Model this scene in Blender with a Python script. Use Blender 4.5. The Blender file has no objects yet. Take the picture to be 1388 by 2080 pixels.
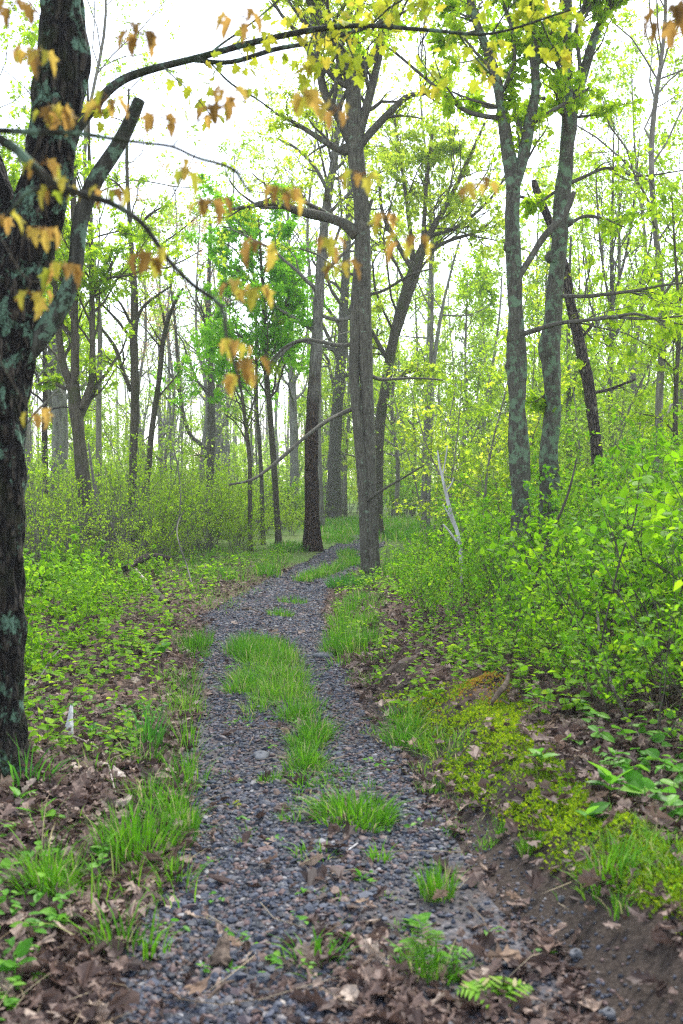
import bpy, math, random
import numpy as np
R = np.random.default_rng(7)
random.seed(7)
F = 2022.0
CZ = 1.6
HOR = 985.0
sc = bpy.context.scene
COL = sc.collection
PI = math.pi

# ------------------------------------------------------------------ terrain
def smooth(a, b, x):
    t = np.clip((np.asarray(x, float) - a) / (b - a), 0, 1)
    return t * t * (3 - 2 * t)
def nz(x, y, s=1.0, seed=0):
    """smooth pseudo noise about 0, range about -1..1"""
    x = np.asarray(x, float) * s; y = np.asarray(y, float) * s
    r = np.random.default_rng(1000 + seed)
    o = 0
    for k in range(7):
        a = r.uniform(0, 2 * PI); f = r.uniform(.6, 2.6)
        o = o + np.sin((x * math.cos(a) + y * math.sin(a)) * f + r.uniform(0, 6.28) + 1.3 * np.sin(f * (x * math.sin(a) - y * math.cos(a)) * .7 + k)) / (f + .4)
    return o / 2.6
YLk = [-4, 2, 2.95, 4.5, 6.3, 7.8, 12.2, 13.8, 16.6, 19.6, 24, 28, 32, 36, 45, 60]
XLk = [-.75, -.72, -.68, -.70, -.96, -1.13, -1.65, -1.53, -1.26, -.85, -.42, .0, .5, 1.5, 5, 12]
YRk = [-4, 2, 2.95, 3.54, 4.23, 5.26, 6.28, 7.44, 8.86, 12.2, 15, 17, 19, 24, 28, 32, 36, 45, 60]
XRk = [.85, .78, .68, .63, .54, .40, .31, .12, -.04, -.25, -.22, .05, .30, .85, 1.25, 1.8, 2.9, 6.5, 14]
def xl(y): return np.interp(y, YLk, XLk) + .05 * nz(0, y, 2.3, 3)
def xr(y): return np.interp(y, YRk, XRk) + .05 * nz(3, y, 2.3, 4)
def h(x, y):
    x = np.asarray(x, float); y = np.asarray(y, float)
    a = np.interp(y, YRk, XRk); b = np.interp(y, YLk, XLk)
    bank = smooth(0.02, .62, x - a) * np.interp(y, [0, 5.5, 9, 14], [.30, .26, .15, .05])
    left = smooth(0, .8, b - x) * .06
    off = np.maximum(np.maximum(x - a - .3, b - x - .1), 0)
    lump = np.clip(off, 0, 1) * .07 * nz(x, y, 1.1, 1) + np.clip(off, 0, 1) * .03 * nz(x, y, 4, 2)
    u = (x - b) / np.maximum(a - b, .2)
    rut = -.025 * (np.exp(-((u - .22) / .14) ** 2) + np.exp(-((u - .8) / .14) ** 2)) * ((u > 0) & (u < 1))
    mid = .012 * nz(x, y, 5, 9)
    return bank + left + lump + rut + mid
CZW = CZ
def P3(px, py, Y):
    return np.array([(px - 694) * Y / F, Y, CZW - (py - HOR) * Y / F])
def G(px, py):
    z = 0.0; Y = 5.0
    for _ in range(12):
        Y = (CZW - z) * F / max(py - HOR, 12)
        z = float(h((px - 694) * Y / F, Y))
    return np.array([(px - 694) * Y / F, Y, z])

# ------------------------------------------------------------------ geometry helpers
class Geo:
    def __init__(s):
        s.V = []; s.L = []; s.T = []; s.A = []; s.M = []; s.n = 0; s.S = []
    def add(s, V, loops, tot, rnd=0.0, m=0, smooth_=True):
        V = np.asarray(V, np.float32).reshape(-1, 3)
        loops = np.asarray(loops, np.int32).ravel(); tot = np.asarray(tot, np.int32).ravel()
        s.V.append(V); s.L.append(loops + s.n); s.T.append(tot); s.n += len(V)
        nf = len(tot)
        s.A.append(np.broadcast_to(np.asarray(rnd, np.float32), (nf,)).copy())
        s.M.append(np.full(nf, m, np.int32)); s.S.append(np.full(nf, smooth_, bool))
    def mesh(s, name, mats, origin=None):
        me = bpy.data.meshes.new(name)
        V = np.concatenate(s.V); L = np.concatenate(s.L); T = np.concatenate(s.T)
        if origin is not None: V = V - np.asarray(origin, np.float32)
        me.vertices.add(len(V)); me.vertices.foreach_set('co', V.ravel())
        me.loops.add(len(L)); me.loops.foreach_set('vertex_index', L)
        me.polygons.add(len(T))
        st = np.concatenate([[0], np.cumsum(T)[:-1]]).astype(np.int32)
        me.polygons.foreach_set('loop_start', st); me.polygons.foreach_set('loop_total', T)
        for m in mats: me.materials.append(m)
        me.polygons.foreach_set('material_index', np.concatenate(s.M))
        me.polygons.foreach_set('use_smooth', np.concatenate(s.S))
        at = me.attributes.new('rnd', 'FLOAT', 'FACE'); at.data.foreach_set('value', np.concatenate(s.A))
        me.update(calc_edges=True)
        return me
def link(name, me, parent=None, loc=None):
    o = bpy.data.objects.new(name, me); COL.objects.link(o)
    if parent is not None: o.parent = parent
    if loc is not None: o.location = [float(v) for v in loc]
    return o
def tag(o, label=None, cat=None, group=None, kind=None):
    if label: o['label'] = label
    if cat: o['category'] = cat
    if group: o['group'] = group
    if kind: o['kind'] = kind
    return o
def thing(name, label, cat, loc, group=None):
    o = bpy.data.objects.new(name, None); COL.objects.link(o); o.empty_display_size = .2
    o.location = [float(v) for v in loc]
    return tag(o, label, cat, group)
def solo(name, g, mats, label, cat, group=None, kind=None, loc=None):
    """a thing (or stuff) that is one mesh, origin at its base"""
    if loc is None:
        V = np.concatenate(g.V); loc = V.mean(0); loc[2] = V[:, 2].min()
    return tag(link(name, g.mesh(name, mats, loc), None, loc), label, cat, group, kind)
def nrm(v):
    v = np.asarray(v, float)
    return v / np.maximum(np.linalg.norm(v, axis=-1, keepdims=True), 1e-9)
def catmull(C, k):
    C = np.asarray(C, float)
    if len(C) < 3: 
        t = np.linspace(0, 1, k + 1)[:, None]
        return C[0] * (1 - t) + C[-1] * t
    E = np.vstack([2 * C[0] - C[1], C, 2 * C[-1] - C[-2]])
    out = []
    for i in range(1, len(E) - 2):
        p0, p1, p2, p3 = E[i - 1:i + 3]
        t = np.linspace(0, 1, k, endpoint=False)[:, None]
        out.append(.5 * ((2 * p1) + (-p0 + p2) * t + (2 * p0 - 5 * p1 + 4 * p2 - p3) * t ** 2 + (-p0 + 3 * p1 - 3 * p2 + p3) * t ** 3))
    out.append(C[-1:])
    return np.vstack(out)
def tube(g, pts, rad, n=6, rnd=0.0, m=0, lump=0.0, rng=R, ridge=0.0, cap=True, smooth_=True):
    pts = np.asarray(pts, float); rad = np.broadcast_to(np.asarray(rad, float), (len(pts),))
    k = len(pts)
    T = np.gradient(pts, axis=0); T = nrm(T)
    a = np.array([1., 0, 0]) if abs(T[0][0]) < .8 else np.array([0, 1., 0])
    N = np.zeros_like(pts); nn = nrm(np.cross(T[0], a))
    for i in range(k):
        nn = nn - T[i] * nn.dot(T[i]); nn = nn / max(np.linalg.norm(nn), 1e-9); N[i] = nn
    B = np.cross(T, N)
    th = np.arange(n) * 2 * PI / n
    rr = np.repeat(rad[:, None], n, 1)
    if lump or ridge:
        s = np.concatenate([[0], np.cumsum(np.linalg.norm(np.diff(pts, axis=0), axis=1))])[:, None]
        f = 0
        for q in range(6):
            kk = rng.integers(1, 5)
            f = f + np.sin(kk * th[None] + rng.uniform(.6, 9) * s + rng.uniform(0, 6.28)) * rng.uniform(.3, 1)
        rr = rr * (1 + lump * f * .5)
        if ridge:
            w = 1.2 * np.sin(3.1 * s + 1) + .9 * np.sin(7.3 * s + th[None] * 2) + .5 * np.sin(17 * s)
            f2 = np.abs(np.sin(6 * th[None] + .55 * w)) * .6 + np.abs(np.sin(9.5 * th[None] - .5 * w + 1 + 2.3 * np.sin(2 * th[None]))) * .5
            rr = rr * (1 + ridge * (f2 - .6) + ridge * .3 * np.sin(23 * s + 5 * th[None]))
    V = pts[:, None] + rr[..., None] * (np.cos(th)[None, :, None] * N[:, None] + np.sin(th)[None, :, None] * B[:, None])
    i = np.arange(k - 1)[:, None] * n; j = np.arange(n)[None]; j2 = (j + 1) % n
    q = np.stack([i + j, i + j2, i + n + j2, i + n + j], -1).reshape(-1, 4)
    loops = q.ravel(); tot = np.full(len(q), 4)
    if cap:
        loops = np.concatenate([loops, (k - 1) * n + np.arange(n), np.arange(n)[::-1]]); tot = np.concatenate([tot, [n, n]])
    g.add(V.reshape(-1, 3), loops, tot, rnd, m, smooth_)

# ------------------------------------------------------------------ leaf shapes (along +Y, face +Z)
def outline(half, droop, fold):
    """half: right-hand outline (x,y) from base to tip; two half leaves share the midrib"""
    half = np.array(half, float); m = len(half)
    pts = [(0, 0)] + [tuple(p) for p in half] + [(0, 1.0)]
    V = [(0, 0), (0, .5), (0, 1.0)] + [tuple(p) for p in half] + [(-p[0], p[1]) for p in half]
    V = np.array([(x, y, fold * abs(x) - droop * y * y - .35 * droop * x * x) for x, y in V])
    r = [0] + list(range(3, 3 + m)) + [2, 1]
    l = [0, 1, 2] + list(range(3 + m, 3 + 2 * m))[::-1]
    return V, [r, l]
LV = {}
LV['rhomb'] = (np.array([(0, 0, 0), (-.36, .5, .1), (0, 1, -.12), (.36, .5, .1)]), [[0, 3, 2], [0, 2, 1]])
LV['heart'] = outline([(.22, -.06), (.42, .12), (.42, .38), (.24, .72)], .18, .12)
LV['oval'] = outline([(.2, .12), (.3, .4), (.2, .75)], .2, .22)
LV['maple'] = outline([(.16, -.05), (.5, .02), (.34, .22), (.62, .48), (.3, .5), (.26, .78)], .28, .15)
LV['maple_droop'] = outline([(.10, .0), (.34, .1), (.22, .24), (.40, .60), (.2, .52), (.17, .78)], .45, .8)
LV['star'] = outline([(.1, .05), (.42, .1), (.16, .3), (.5, .6), (.14, .55)], .1, .15)
LV['oak'] = outline([(.06, .05), (.2, .1), (.1, .22), (.34, .34), (.13, .44), (.42, .6), (.17, .68), (.27, .86), (.1, .88)], -.25, .3)
LV['oak_flat'] = outline([(.06, .05), (.2, .12), (.1, .22), (.36, .36), (.14, .46), (.4, .64), (.17, .7), (.24, .88)], .12, -.12)
LV['curl'] = outline([(.22, .05), (.45, .2), (.34, .45), (.42, .6), (.2, .85)], -.5, .55)
LV['lance'] = outline([(.07, .1), (.12, .35), (.08, .7)], .15, .2)
LV['frag'] = outline([(.3, .1), (.35, .5), (.15, .8)], .3, -.4)
def leaves(g, kind, Pn, axis, normal, size, rnd, m=0, jit=0.0):
    tv, tf = LV[kind]; Pn = np.asarray(Pn, float); n = len(Pn)
    if n == 0: return
    y = nrm(np.broadcast_to(axis, (n, 3))); z = np.broadcast_to(normal, (n, 3)).astype(float)
    z = z - y * (z * y).sum(1, keepdims=True); z = nrm(z); x = np.cross(y, z)
    size = np.broadcast_to(size, (n,))[:, None, None]
    V = Pn[:, None] + size * (tv[None, :, 0:1] * x[:, None] + tv[None, :, 1:2] * y[:, None] + tv[None, :, 2:3] * z[:, None])
    if jit: V = V + R.normal(0, jit, V.shape) * size
    k = len(tv); fl = np.concatenate([np.array(f) for f in tf]); ft = np.array([len(f) for f in tf])
    loops = (np.arange(n)[:, None] * k + fl[None]).ravel(); tot = np.tile(ft, n)
    g.add(V.reshape(-1, 3), loops, tot, np.repeat(np.broadcast_to(rnd, (n,)), len(tf)), m, False)
def blades(g, base, hgt, lean, width, rnd, rng=R, seg=3, m=0):
    """curved grass blades: base (n,3), hgt (n,), lean (n,3) horizontal offset of the tip"""
    n = len(base); t = np.linspace(0, 1, seg + 1)
    side = nrm(np.cross(lean + rng.normal(0, .02, (n, 3)), [0, 0, 1.]))
    ang = rng.uniform(-.8, .8, n)[:, None]
    side = nrm(side * np.cos(ang) + nrm(lean + 1e-6) * np.sin(ang))
    C = base[:, None] + lean[:, None] * (t[None, :, None] ** 2) + np.array([0, 0, 1.]) * (hgt[:, None, None] * (t - .22 * t ** 3 * np.minimum(np.linalg.norm(lean, axis=1)[:, None] / hgt[:, None], 2.5))[..., None])
    w = np.array([.8, 1., .75, 0])[None, :, None] * width[:, None, None] if seg == 3 else np.array([1., .8, 0])[None, :, None] * width[:, None, None]
    A = C - side[:, None] * w; B = C + side[:, None] * w
    V = np.concatenate([A, B[:, :-1]], 1); k = 2 * seg + 1
    fl = []; ft = []
    for i in range(seg):
        a, b = i, i + 1
        if i < seg - 1: fl += [a, seg + 1 + a, seg + 1 + b, b]; ft.append(4)
        else: fl += [a, seg + 1 + a, b]; ft.append(3)
    loops = (np.arange(n)[:, None] * k + np.array(fl)[None]).ravel()
    g.add(V.reshape(-1, 3), loops, np.tile(ft, n), np.repeat(rnd, seg), m, True)

# ------------------------------------------------------------------ materials
def newmat(name):
    m = bpy.data.materials.new(name); m.use_nodes = True
    nt = m.node_tree; nt.nodes.clear()
    return m, nt, nt.nodes, nt.links
def ramp(N, stops, interp='LINEAR'):
    r = N.new('ShaderNodeValToRGB'); r.color_ramp.interpolation = interp
    e = r.color_ramp.elements
    while len(e) < len(stops): e.new(.5)
    for i, (p, c) in enumerate(stops):
        e[i].position = p; e[i].color = (*c, 1) if len(c) == 3 else c
    return r
def noise(N, L, vec, scale, detail=4, rough=.55):
    n = N.new('ShaderNodeTexNoise'); n.inputs['Scale'].default_value = scale
    n.inputs['Detail'].default_value = detail; n.inputs['Roughness'].default_value = rough
    if vec is not None: L.new(vec, n.inputs['Vector'])
    return n
def mixc(N, L, fac, a, b):
    x = N.new('ShaderNodeMix'); x.data_type = 'RGBA'
    for sock, v in ((x.inputs[0], fac), (x.inputs[6], a), (x.inputs[7], b)):
        if hasattr(v, 'links'): L.new(v, sock)
        elif isinstance(v, (int, float)): sock.default_value = v
        else: sock.default_value = (*v, 1)
    return x.outputs[2]
def maprange(N, L, v, a, b, c=0, d=1):
    x = N.new('ShaderNodeMapRange'); L.new(v, x.inputs[0])
    for i, q in enumerate((a, b, c, d)): x.inputs[i + 1].default_value = q
    return x.outputs[0]
def leafmat(name, stops, trans=.45, rough=.6, spec=.12, mottle=False):
    m, nt, N, L = newmat(name)
    a = N.new('ShaderNodeAttribute'); a.attribute_name = 'rnd'
    r = ramp(N, stops); L.new(a.outputs['Fac'], r.inputs[0])
    cout = r.outputs[0]
    if mottle:
        gg = N.new('ShaderNodeNewGeometry'); nn = noise(N, L, gg.outputs['Position'], 45, 6, .65)
        cout = mixc(N, L, maprange(N, L, nn.outputs[0], .38, .66, 0, .7), cout, (.045, .028, .023))
    p = N.new('ShaderNodeBsdfPrincipled'); p.inputs['Roughness'].default_value = rough
    p.inputs['Specular IOR Level'].default_value = spec
    L.new(cout, p.inputs['Base Color'])
    o = N.new('ShaderNodeOutputMaterial')
    if trans:
        t = N.new('ShaderNodeBsdfTranslucent')
        hs = N.new('ShaderNodeHueSaturation'); hs.inputs['Value'].default_value = 1.45; hs.inputs['Hue'].default_value = .5
        L.new(r.outputs[0], hs.inputs['Color']); L.new(hs.outputs[0], t.inputs['Color'])
        mx = N.new('ShaderNodeMixShader'); mx.inputs[0].default_value = trans
        L.new(p.outputs[0], mx.inputs[1]); L.new(t.outputs[0], mx.inputs[2]); L.new(mx.outputs[0], o.inputs[0])
    else: L.new(p.outputs[0], o.inputs[0])
    return m
def barkmat(name, dark, mid, light, lichen=None, lich_lo=.58, moss=None, fine=26, bump=.7, zmix=None, dist=.02, zs=.16, ls=5.5, plates=0):
    m, nt, N, L = newmat(name)
    tc = N.new('ShaderNodeTexCoord'); mp = N.new('ShaderNodeMapping'); mp.inputs['Scale'].default_value = (1, 1, zs)
    L.new(tc.outputs['Object'], mp.inputs[0])
    n1 = noise(N, L, mp.outputs[0], fine, 7, .62); n2 = noise(N, L, tc.outputs['Object'], 3.2, 5)
    n3 = noise(N, L, tc.outputs['Object'], 60, 5)
    r = ramp(N, [(.3, dark), (.48, mid), (.66, light)]); L.new(n1.outputs[0], r.inputs[0])
    c = r.outputs[0]
    c = mixc(N, L, maprange(N, L, n2.outputs[0], .4, .7, 0, .55), c, tuple(v * .6 for v in mid))
    hgt = n1.outputs[0]
    if plates:
        dn = noise(N, L, tc.outputs['Object'], 9, 4); va = N.new('ShaderNodeVectorMath'); va.operation = 'MULTIPLY_ADD'
        L.new(dn.outputs['Color'], va.inputs[0]); va.inputs[1].default_value = (.05, .05, .05)
        mp2 = N.new('ShaderNodeMapping'); mp2.inputs['Scale'].default_value = (1, 1, .3); L.new(tc.outputs['Object'], mp2.inputs[0]); L.new(mp2.outputs[0], va.inputs[2])
        vo = N.new('ShaderNodeTexVoronoi'); vo.feature = 'DISTANCE_TO_EDGE'; vo.inputs['Scale'].default_value = plates; L.new(va.outputs[0], vo.inputs['Vector'])
        pl = maprange(N, L, vo.outputs['Distance'], .02, .2)
        c = mixc(N, L, pl, tuple(v * .35 for v in dark), c)
        hm = N.new('ShaderNodeMath'); hm.operation = 'MULTIPLY_ADD'; L.new(pl, hm.inputs[0]); hm.inputs[1].default_value = .8; L.new(n1.outputs[0], hm.inputs[2]); hgt = hm.outputs[0]
    if zmix:
        s = N.new('ShaderNodeSeparateXYZ'); L.new(tc.outputs['Object'], s.inputs[0])
        ad = N.new('ShaderNodeMath'); ad.operation = 'MULTIPLY_ADD'; L.new(n2.outputs[0], ad.inputs[0]); ad.inputs[1].default_value = 3.0; L.new(s.outputs[2], ad.inputs[2])
        r2 = ramp(N, [(.3, zmix[1]), (.48, zmix[2]), (.66, zmix[3])]); L.new(n1.outputs[0], r2.inputs[0])
        c = mixc(N, L, maprange(N, L, ad.outputs[0], zmix[0], zmix[0] + 1.6), c, r2.outputs[0])
    if moss:
        n5 = noise(N, L, tc.outputs['Object'], 2.3, 6, .65)
        c = mixc(N, L, maprange(N, L, n5.outputs[0], .52, .62, 0, .8), c, moss)
    if lichen:
        n4 = noise(N, L, tc.outputs['Object'], ls, 9, .7)
        lc = mixc(N, L, n3.outputs[0], tuple(v * .55 for v in lichen), tuple(min(1, v * 1.35) for v in lichen))
        c = mixc(N, L, maprange(N, L, n4.outputs[0], lich_lo, lich_lo + .06), c, lc)
    p = N.new('ShaderNodeBsdfPrincipled'); p.inputs['Roughness'].default_value = .85; p.inputs['Specular IOR Level'].default_value = .25
    L.new(c, p.inputs['Base Color'])
    ad2 = N.new('ShaderNodeMath'); ad2.operation = 'MULTIPLY_ADD'; L.new(n3.outputs[0], ad2.inputs[0]); ad2.inputs[1].default_value = .3; L.new(hgt, ad2.inputs[2])
    b = N.new('ShaderNodeBump'); b.inputs['Strength'].default_value = bump; b.inputs['Distance'].default_value = dist
    L.new(ad2.outputs[0], b.inputs['Height']); L.new(b.outputs[0], p.inputs['Normal'])
    o = N.new('ShaderNodeOutputMaterial'); L.new(p.outputs[0], o.inputs[0])
    return m

M = {}
M['bark_near'] = barkmat('bark_near', (.006, .0045, .0035), (.030, .023, .016), (.11, .09, .066), (.14, .25, .165), .545, (.024, .032, .008), 40, 1.0, dist=.05, zs=.3, ls=7, plates=24)
M['bark_limb'] = barkmat('bark_limb', (.008, .008, .006), (.032, .032, .024), (.075, .075, .058), (.11, .18, .12), .52, (.02, .032, .012), 30, .6, ls=9)
M['bark_grey'] = barkmat('bark_grey', (.033, .030, .021), (.088, .081, .061), (.155, .145, .11), (.19, .25, .175), .585, None, 34, .9, zs=.2, ls=12)
M['bark_lichen'] = barkmat('bark_lichen', (.026, .024, .017), (.070, .067, .048), (.125, .12, .09), (.125, .195, .112), .50, None, 36, .9, zs=.25, ls=8)
M['bark_brown'] = barkmat('bark_brown', (.012, .007, .003), (.060, .034, .017), (.13, .08, .045), (.16, .18, .12), .68, None, 26, .9, zmix=(4.6, (.06, .055, .045), (.15, .14, .115), (.27, .26, .225)), plates=22)
M['bark_red'] = barkmat('bark_red', (.026, .019, .013), (.078, .060, .044), (.16, .13, .10), (.2, .2, .14), .62, None, 22, .9, zs=.3, plates=20)
M['bark_dark'] = barkmat('bark_dark', (.027, .023, .015), (.074, .063, .042), (.125, .11, .078), (.11, .15, .09), .64, (.045, .055, .014), 30, .7)
M['bark_pale'] = barkmat('bark_pale', (.09, .085, .072), (.20, .19, .165), (.33, .32, .29), (.2, .25, .19), .62, None, 18, .5)
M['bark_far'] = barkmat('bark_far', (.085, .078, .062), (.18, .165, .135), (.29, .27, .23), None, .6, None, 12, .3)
M['twig'] = barkmat('twig', (.03, .026, .02), (.075, .065, .05), (.13, .115, .09), None, .6, None, 40, .2)
M['twig_grey'] = barkmat('twig_grey', (.06, .05, .045), (.13, .115, .10), (.21, .19, .17), None, .6, None, 40, .2)
M['deadwood'] = barkmat('deadwood', (.03, .02, .014), (.09, .063, .046), (.2, .15, .11), None, .6, None, 22, .9)
M['whitewood'] = barkmat('whitewood', (.25, .23, .22), (.5, .48, .47), (.66, .65, .65), None, .6, None, 22, .5)
M['palebark'] = barkmat('palebark', (.18, .14, .11), (.36, .3, .25), (.5, .45, .4), None, .6, None, 20, .6)
M['leaf_yellow'] = leafmat('leaf_yellow', [(0, (.22, .33, .012)), (.5, (.36, .47, .022)), (1, (.52, .58, .05))], .76)
M['leaf_lime'] = leafmat('leaf_lime', [(0, (.16, .29, .008)), (.5, (.30, .46, .012)), (1, (.45, .56, .025))], .68)
M['leaf_green'] = leafmat('leaf_green', [(0, (.11, .30, .010)), (.5, (.20, .46, .014)), (1, (.30, .54, .025))], .66)
M['leaf_right'] = leafmat('leaf_right', [(0, (.085, .21, .005)), (.5, (.18, .38, .008)), (.9, (.30, .49, .014)), (1, (.44, .53, .03))], .54, .5, .12)
M['leaf_right_deep'] = leafmat('leaf_right_deep', [(0, (.06, .18, .006)), (.5, (.13, .33, .009)), (1, (.24, .44, .018))], .5, .5, .12)
M['leaf_shrub'] = leafmat('leaf_shrub', [(0, (.15, .28, .008)), (.5, (.26, .43, .012)), (1, (.40, .54, .025))], .58)
M['leaf_pale'] = leafmat('leaf_pale', [(0, (.18, .30, .03)), (.5, (.27, .42, .045)), (1, (.38, .50, .08))], .70)
M['leaf_pink'] = leafmat('leaf_pink', [(0, (.36, .20, .12)), (.5, (.46, .30, .18)), (1, (.48, .44, .16))], 0.6)
M['leaf_orange'] = leafmat('leaf_orange', [(0, (.17, .10, .025)), (.3, (.40, .24, .06)), (.6, (.40, .34, .05)), (1, (.20, .26, .02))], .5)
M['leaf_olive'] = leafmat('leaf_olive', [(0, (.20, .28, .02)), (.6, (.38, .40, .025)), (1, (.50, .37, .05))], .52)
M['grass'] = leafmat('grass', [(0, (.04, .15, .008)), (.5, (.095, .28, .010)), (.9, (.20, .39, .02)), (.95, (.36, .33, .14)), (1, (.42, .37, .19))], .38, .5, .15)
M['grass_deep'] = leafmat('grass_deep', [(0, (.03, .13, .015)), (.6, (.07, .25, .02)), (1, (.12, .34, .03))], .38, .45, .35)
M['straw'] = leafmat('straw', [(0, (.24, .17, .10)), (1, (.46, .38, .26))], .15)
M['herb'] = leafmat('herb', [(0, (.05, .18, .012)), (.5, (.10, .30, .02)), (1, (.19, .39, .035))], .42, .45, .2)
M['moss'] = leafmat('moss', [(0, (.06, .12, .005)), (.4, (.19, .31, .008)), (.85, (.42, .50, .014)), (.93, (.30, .20, .03)), (1, (.36, .17, .03))], .4)
M['litter'] = leafmat('litter', [(0, (.030, .018, .014)), (.3, (.075, .045, .035)), (.52, (.15, .093, .072)), (.76, (.26, .175, .135)), (.93, (.42, .31, .235)), (1, (.46, .36, .28))], .12, .6, .3, mottle=True)
M['dry_oak'] = leafmat('dry_oak', [(0, (.20, .125, .08)), (1, (.36, .25, .17))], .12, .6, mottle=True)

def gravelmat():
    m, nt, N, L = newmat('gravel_stone')
    a = N.new('ShaderNodeAttribute'); a.attribute_name = 'rnd'
    r = ramp(N, [(0, (.011, .013, .018)), (.3, (.026, .033, .049)), (.55, (.047, .059, .088)), (.7, (.08, .092, .124)), (.78, (.105, .060, .053)), (.9, (.16, .105, .092)), (.97, (.18, .17, .17)), (1, (.30, .29, .29))])
    L.new(a.outputs['Fac'], r.inputs[0])
    g = N.new('ShaderNodeNewGeometry')
    n = noise(N, L, g.outputs['Position'], 90, 4)
    c = mixc(N, L, maprange(N, L, n.outputs[0], .35, .7, 0, .5), r.outputs[0], (.05, .05, .058))
    p = N.new('ShaderNodeBsdfPrincipled'); p.inputs['Roughness'].default_value = .6; p.inputs['Specular IOR Level'].default_value = .25
    L.new(c, p.inputs['Base Color']); o = N.new('ShaderNodeOutputMaterial'); L.new(p.outputs[0], o.inputs[0])
    return m
M['gravel'] = gravelmat()
def groundmat():
    m, nt, N, L = newmat('forest_floor')
    g = N.new('ShaderNodeNewGeometry'); pos = g.outputs['Position']
    n1 = noise(N, L, pos, 9, 8, .65); n2 = noise(N, L, pos, 55, 6, .6); v = N.new('ShaderNodeTexVoronoi'); v.inputs['Scale'].default_value = 22; L.new(pos, v.inputs['Vector'])
    lit = ramp(N, [(0, (.03, .018, .013)), (.4, (.075, .046, .034)), (.7, (.15, .095, .07)), (1, (.26, .18, .13))])
    sep = N.new('ShaderNodeSeparateColor'); L.new(v.outputs['Color'], sep.inputs[0])
    mm = N.new('ShaderNodeMath'); mm.operation = 'MULTIPLY_ADD'; L.new(sep.outputs[0], mm.inputs[0]); mm.inputs[1].default_value = .55
    m2 = N.new('ShaderNodeMath'); m2.operation = 'MULTIPLY'; L.new(n1.outputs[0], m2.inputs[0]); m2.inputs[1].default_value = .6; L.new(m2.outputs[0], mm.inputs[2])
    L.new(mm.outputs[0], lit.inputs[0])
    soil = ramp(N, [(.3, (.018, .012, .009)), (.5, (.040, .029, .022)), (.72, (.075, .057, .045))]); L.new(n2.outputs[0], soil.inputs[0])
    a = N.new('ShaderNodeAttribute'); a.attribute_name = 'soil'
    c = mixc(N, L, a.outputs['Fac'], lit.outputs[0], soil.outputs[0])
    ag = N.new('ShaderNodeAttribute'); ag.attribute_name = 'green'
    gr = ramp(N, [(.35, (.045, .10, .010)), (.6, (.10, .20, .018))]); L.new(n1.outputs[0], gr.inputs[0])
    c = mixc(N, L, ag.outputs['Fac'], c, gr.outputs[0])
    p = N.new('ShaderNodeBsdfPrincipled'); p.inputs['Roughness'].default_value = .9; p.inputs['Specular IOR Level'].default_value = .2
    L.new(c, p.inputs['Base Color'])
    b = N.new('ShaderNodeBump'); b.inputs['Strength'].default_value = .8; b.inputs['Distance'].default_value = .015
    L.new(n2.outputs[0], b.inputs['Height']); L.new(b.outputs[0], p.inputs['Normal'])
    o = N.new('ShaderNodeOutputMaterial'); L.new(p.outputs[0], o.inputs[0])
    return m
M['ground'] = groundmat()
def pathmat():
    m, nt, N, L = newmat('gravel_bed')
    g = N.new('ShaderNodeNewGeometry'); pos = g.outputs['Position']
    v = N.new('ShaderNodeTexVoronoi'); v.inputs['Scale'].default_value = 48; L.new(pos, v.inputs['Vector'])
    sep = N.new('ShaderNodeSeparateColor'); L.new(v.outputs['Color'], sep.inputs[0])
    r = ramp(N, [(0, (.014, .014, .017)), (.5, (.05, .053, .068)), (.75, (.08, .06, .058)), (1, (.13, .125, .135))]); L.new(sep.outputs[0], r.inputs[0])
    n1 = noise(N, L, pos, 2.2, 6, .6); n2 = noise(N, L, pos, 70, 4)
    c = mixc(N, L, maprange(N, L, n1.outputs[0], .48, .64, 0, .85), r.outputs[0], (.030, .021, .016))
    c = mixc(N, L, maprange(N, L, n2.outputs[0], .4, .7, 0, .5), c, (.03, .026, .024))
    p = N.new('ShaderNodeBsdfPrincipled'); p.inputs['Roughness'].default_value = .8; L.new(c, p.inputs['Base Color'])
    iv = N.new('ShaderNodeMath'); iv.operation = 'SUBTRACT'; iv.inputs[0].default_value = 1; L.new(v.outputs['Distance'], iv.inputs[1])
    b = N.new('ShaderNodeBump'); b.inputs['Strength'].default_value = .9; b.inputs['Distance'].default_value = .012
    L.new(iv.outputs[0], b.inputs['Height']); L.new(b.outputs[0], p.inputs['Normal'])
    o = N.new('ShaderNodeOutputMaterial'); L.new(p.outputs[0], o.inputs[0])
    return m
M['path'] = pathmat()
def stonemat(name, c0, c1):
    m, nt, N, L = newmat(name)
    tc = N.new('ShaderNodeTexCoord'); n = noise(N, L, tc.outputs['Object'], 30, 6)
    c = mixc(N, L, n.outputs[0], c0, c1)
    p = N.new('ShaderNodeBsdfPrincipled'); p.inputs['Roughness'].default_value = .75; L.new(c, p.inputs['Base Color'])
    b = N.new('ShaderNodeBump'); b.inputs['Strength'].default_value = .5; b.inputs['Distance'].default_value = .01; L.new(n.outputs[0], b.inputs['Height']); L.new(b.outputs[0], p.inputs['Normal'])
    o = N.new('ShaderNodeOutputMaterial'); L.new(p.outputs[0], o.inputs[0])
    return m
M['stone_grey'] = stonemat('stone_grey', (.055, .06, .07), (.14, .145, .155))
M['stone_red'] = stonemat('stone_red', (.10, .06, .05), (.19, .12, .10))

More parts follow.
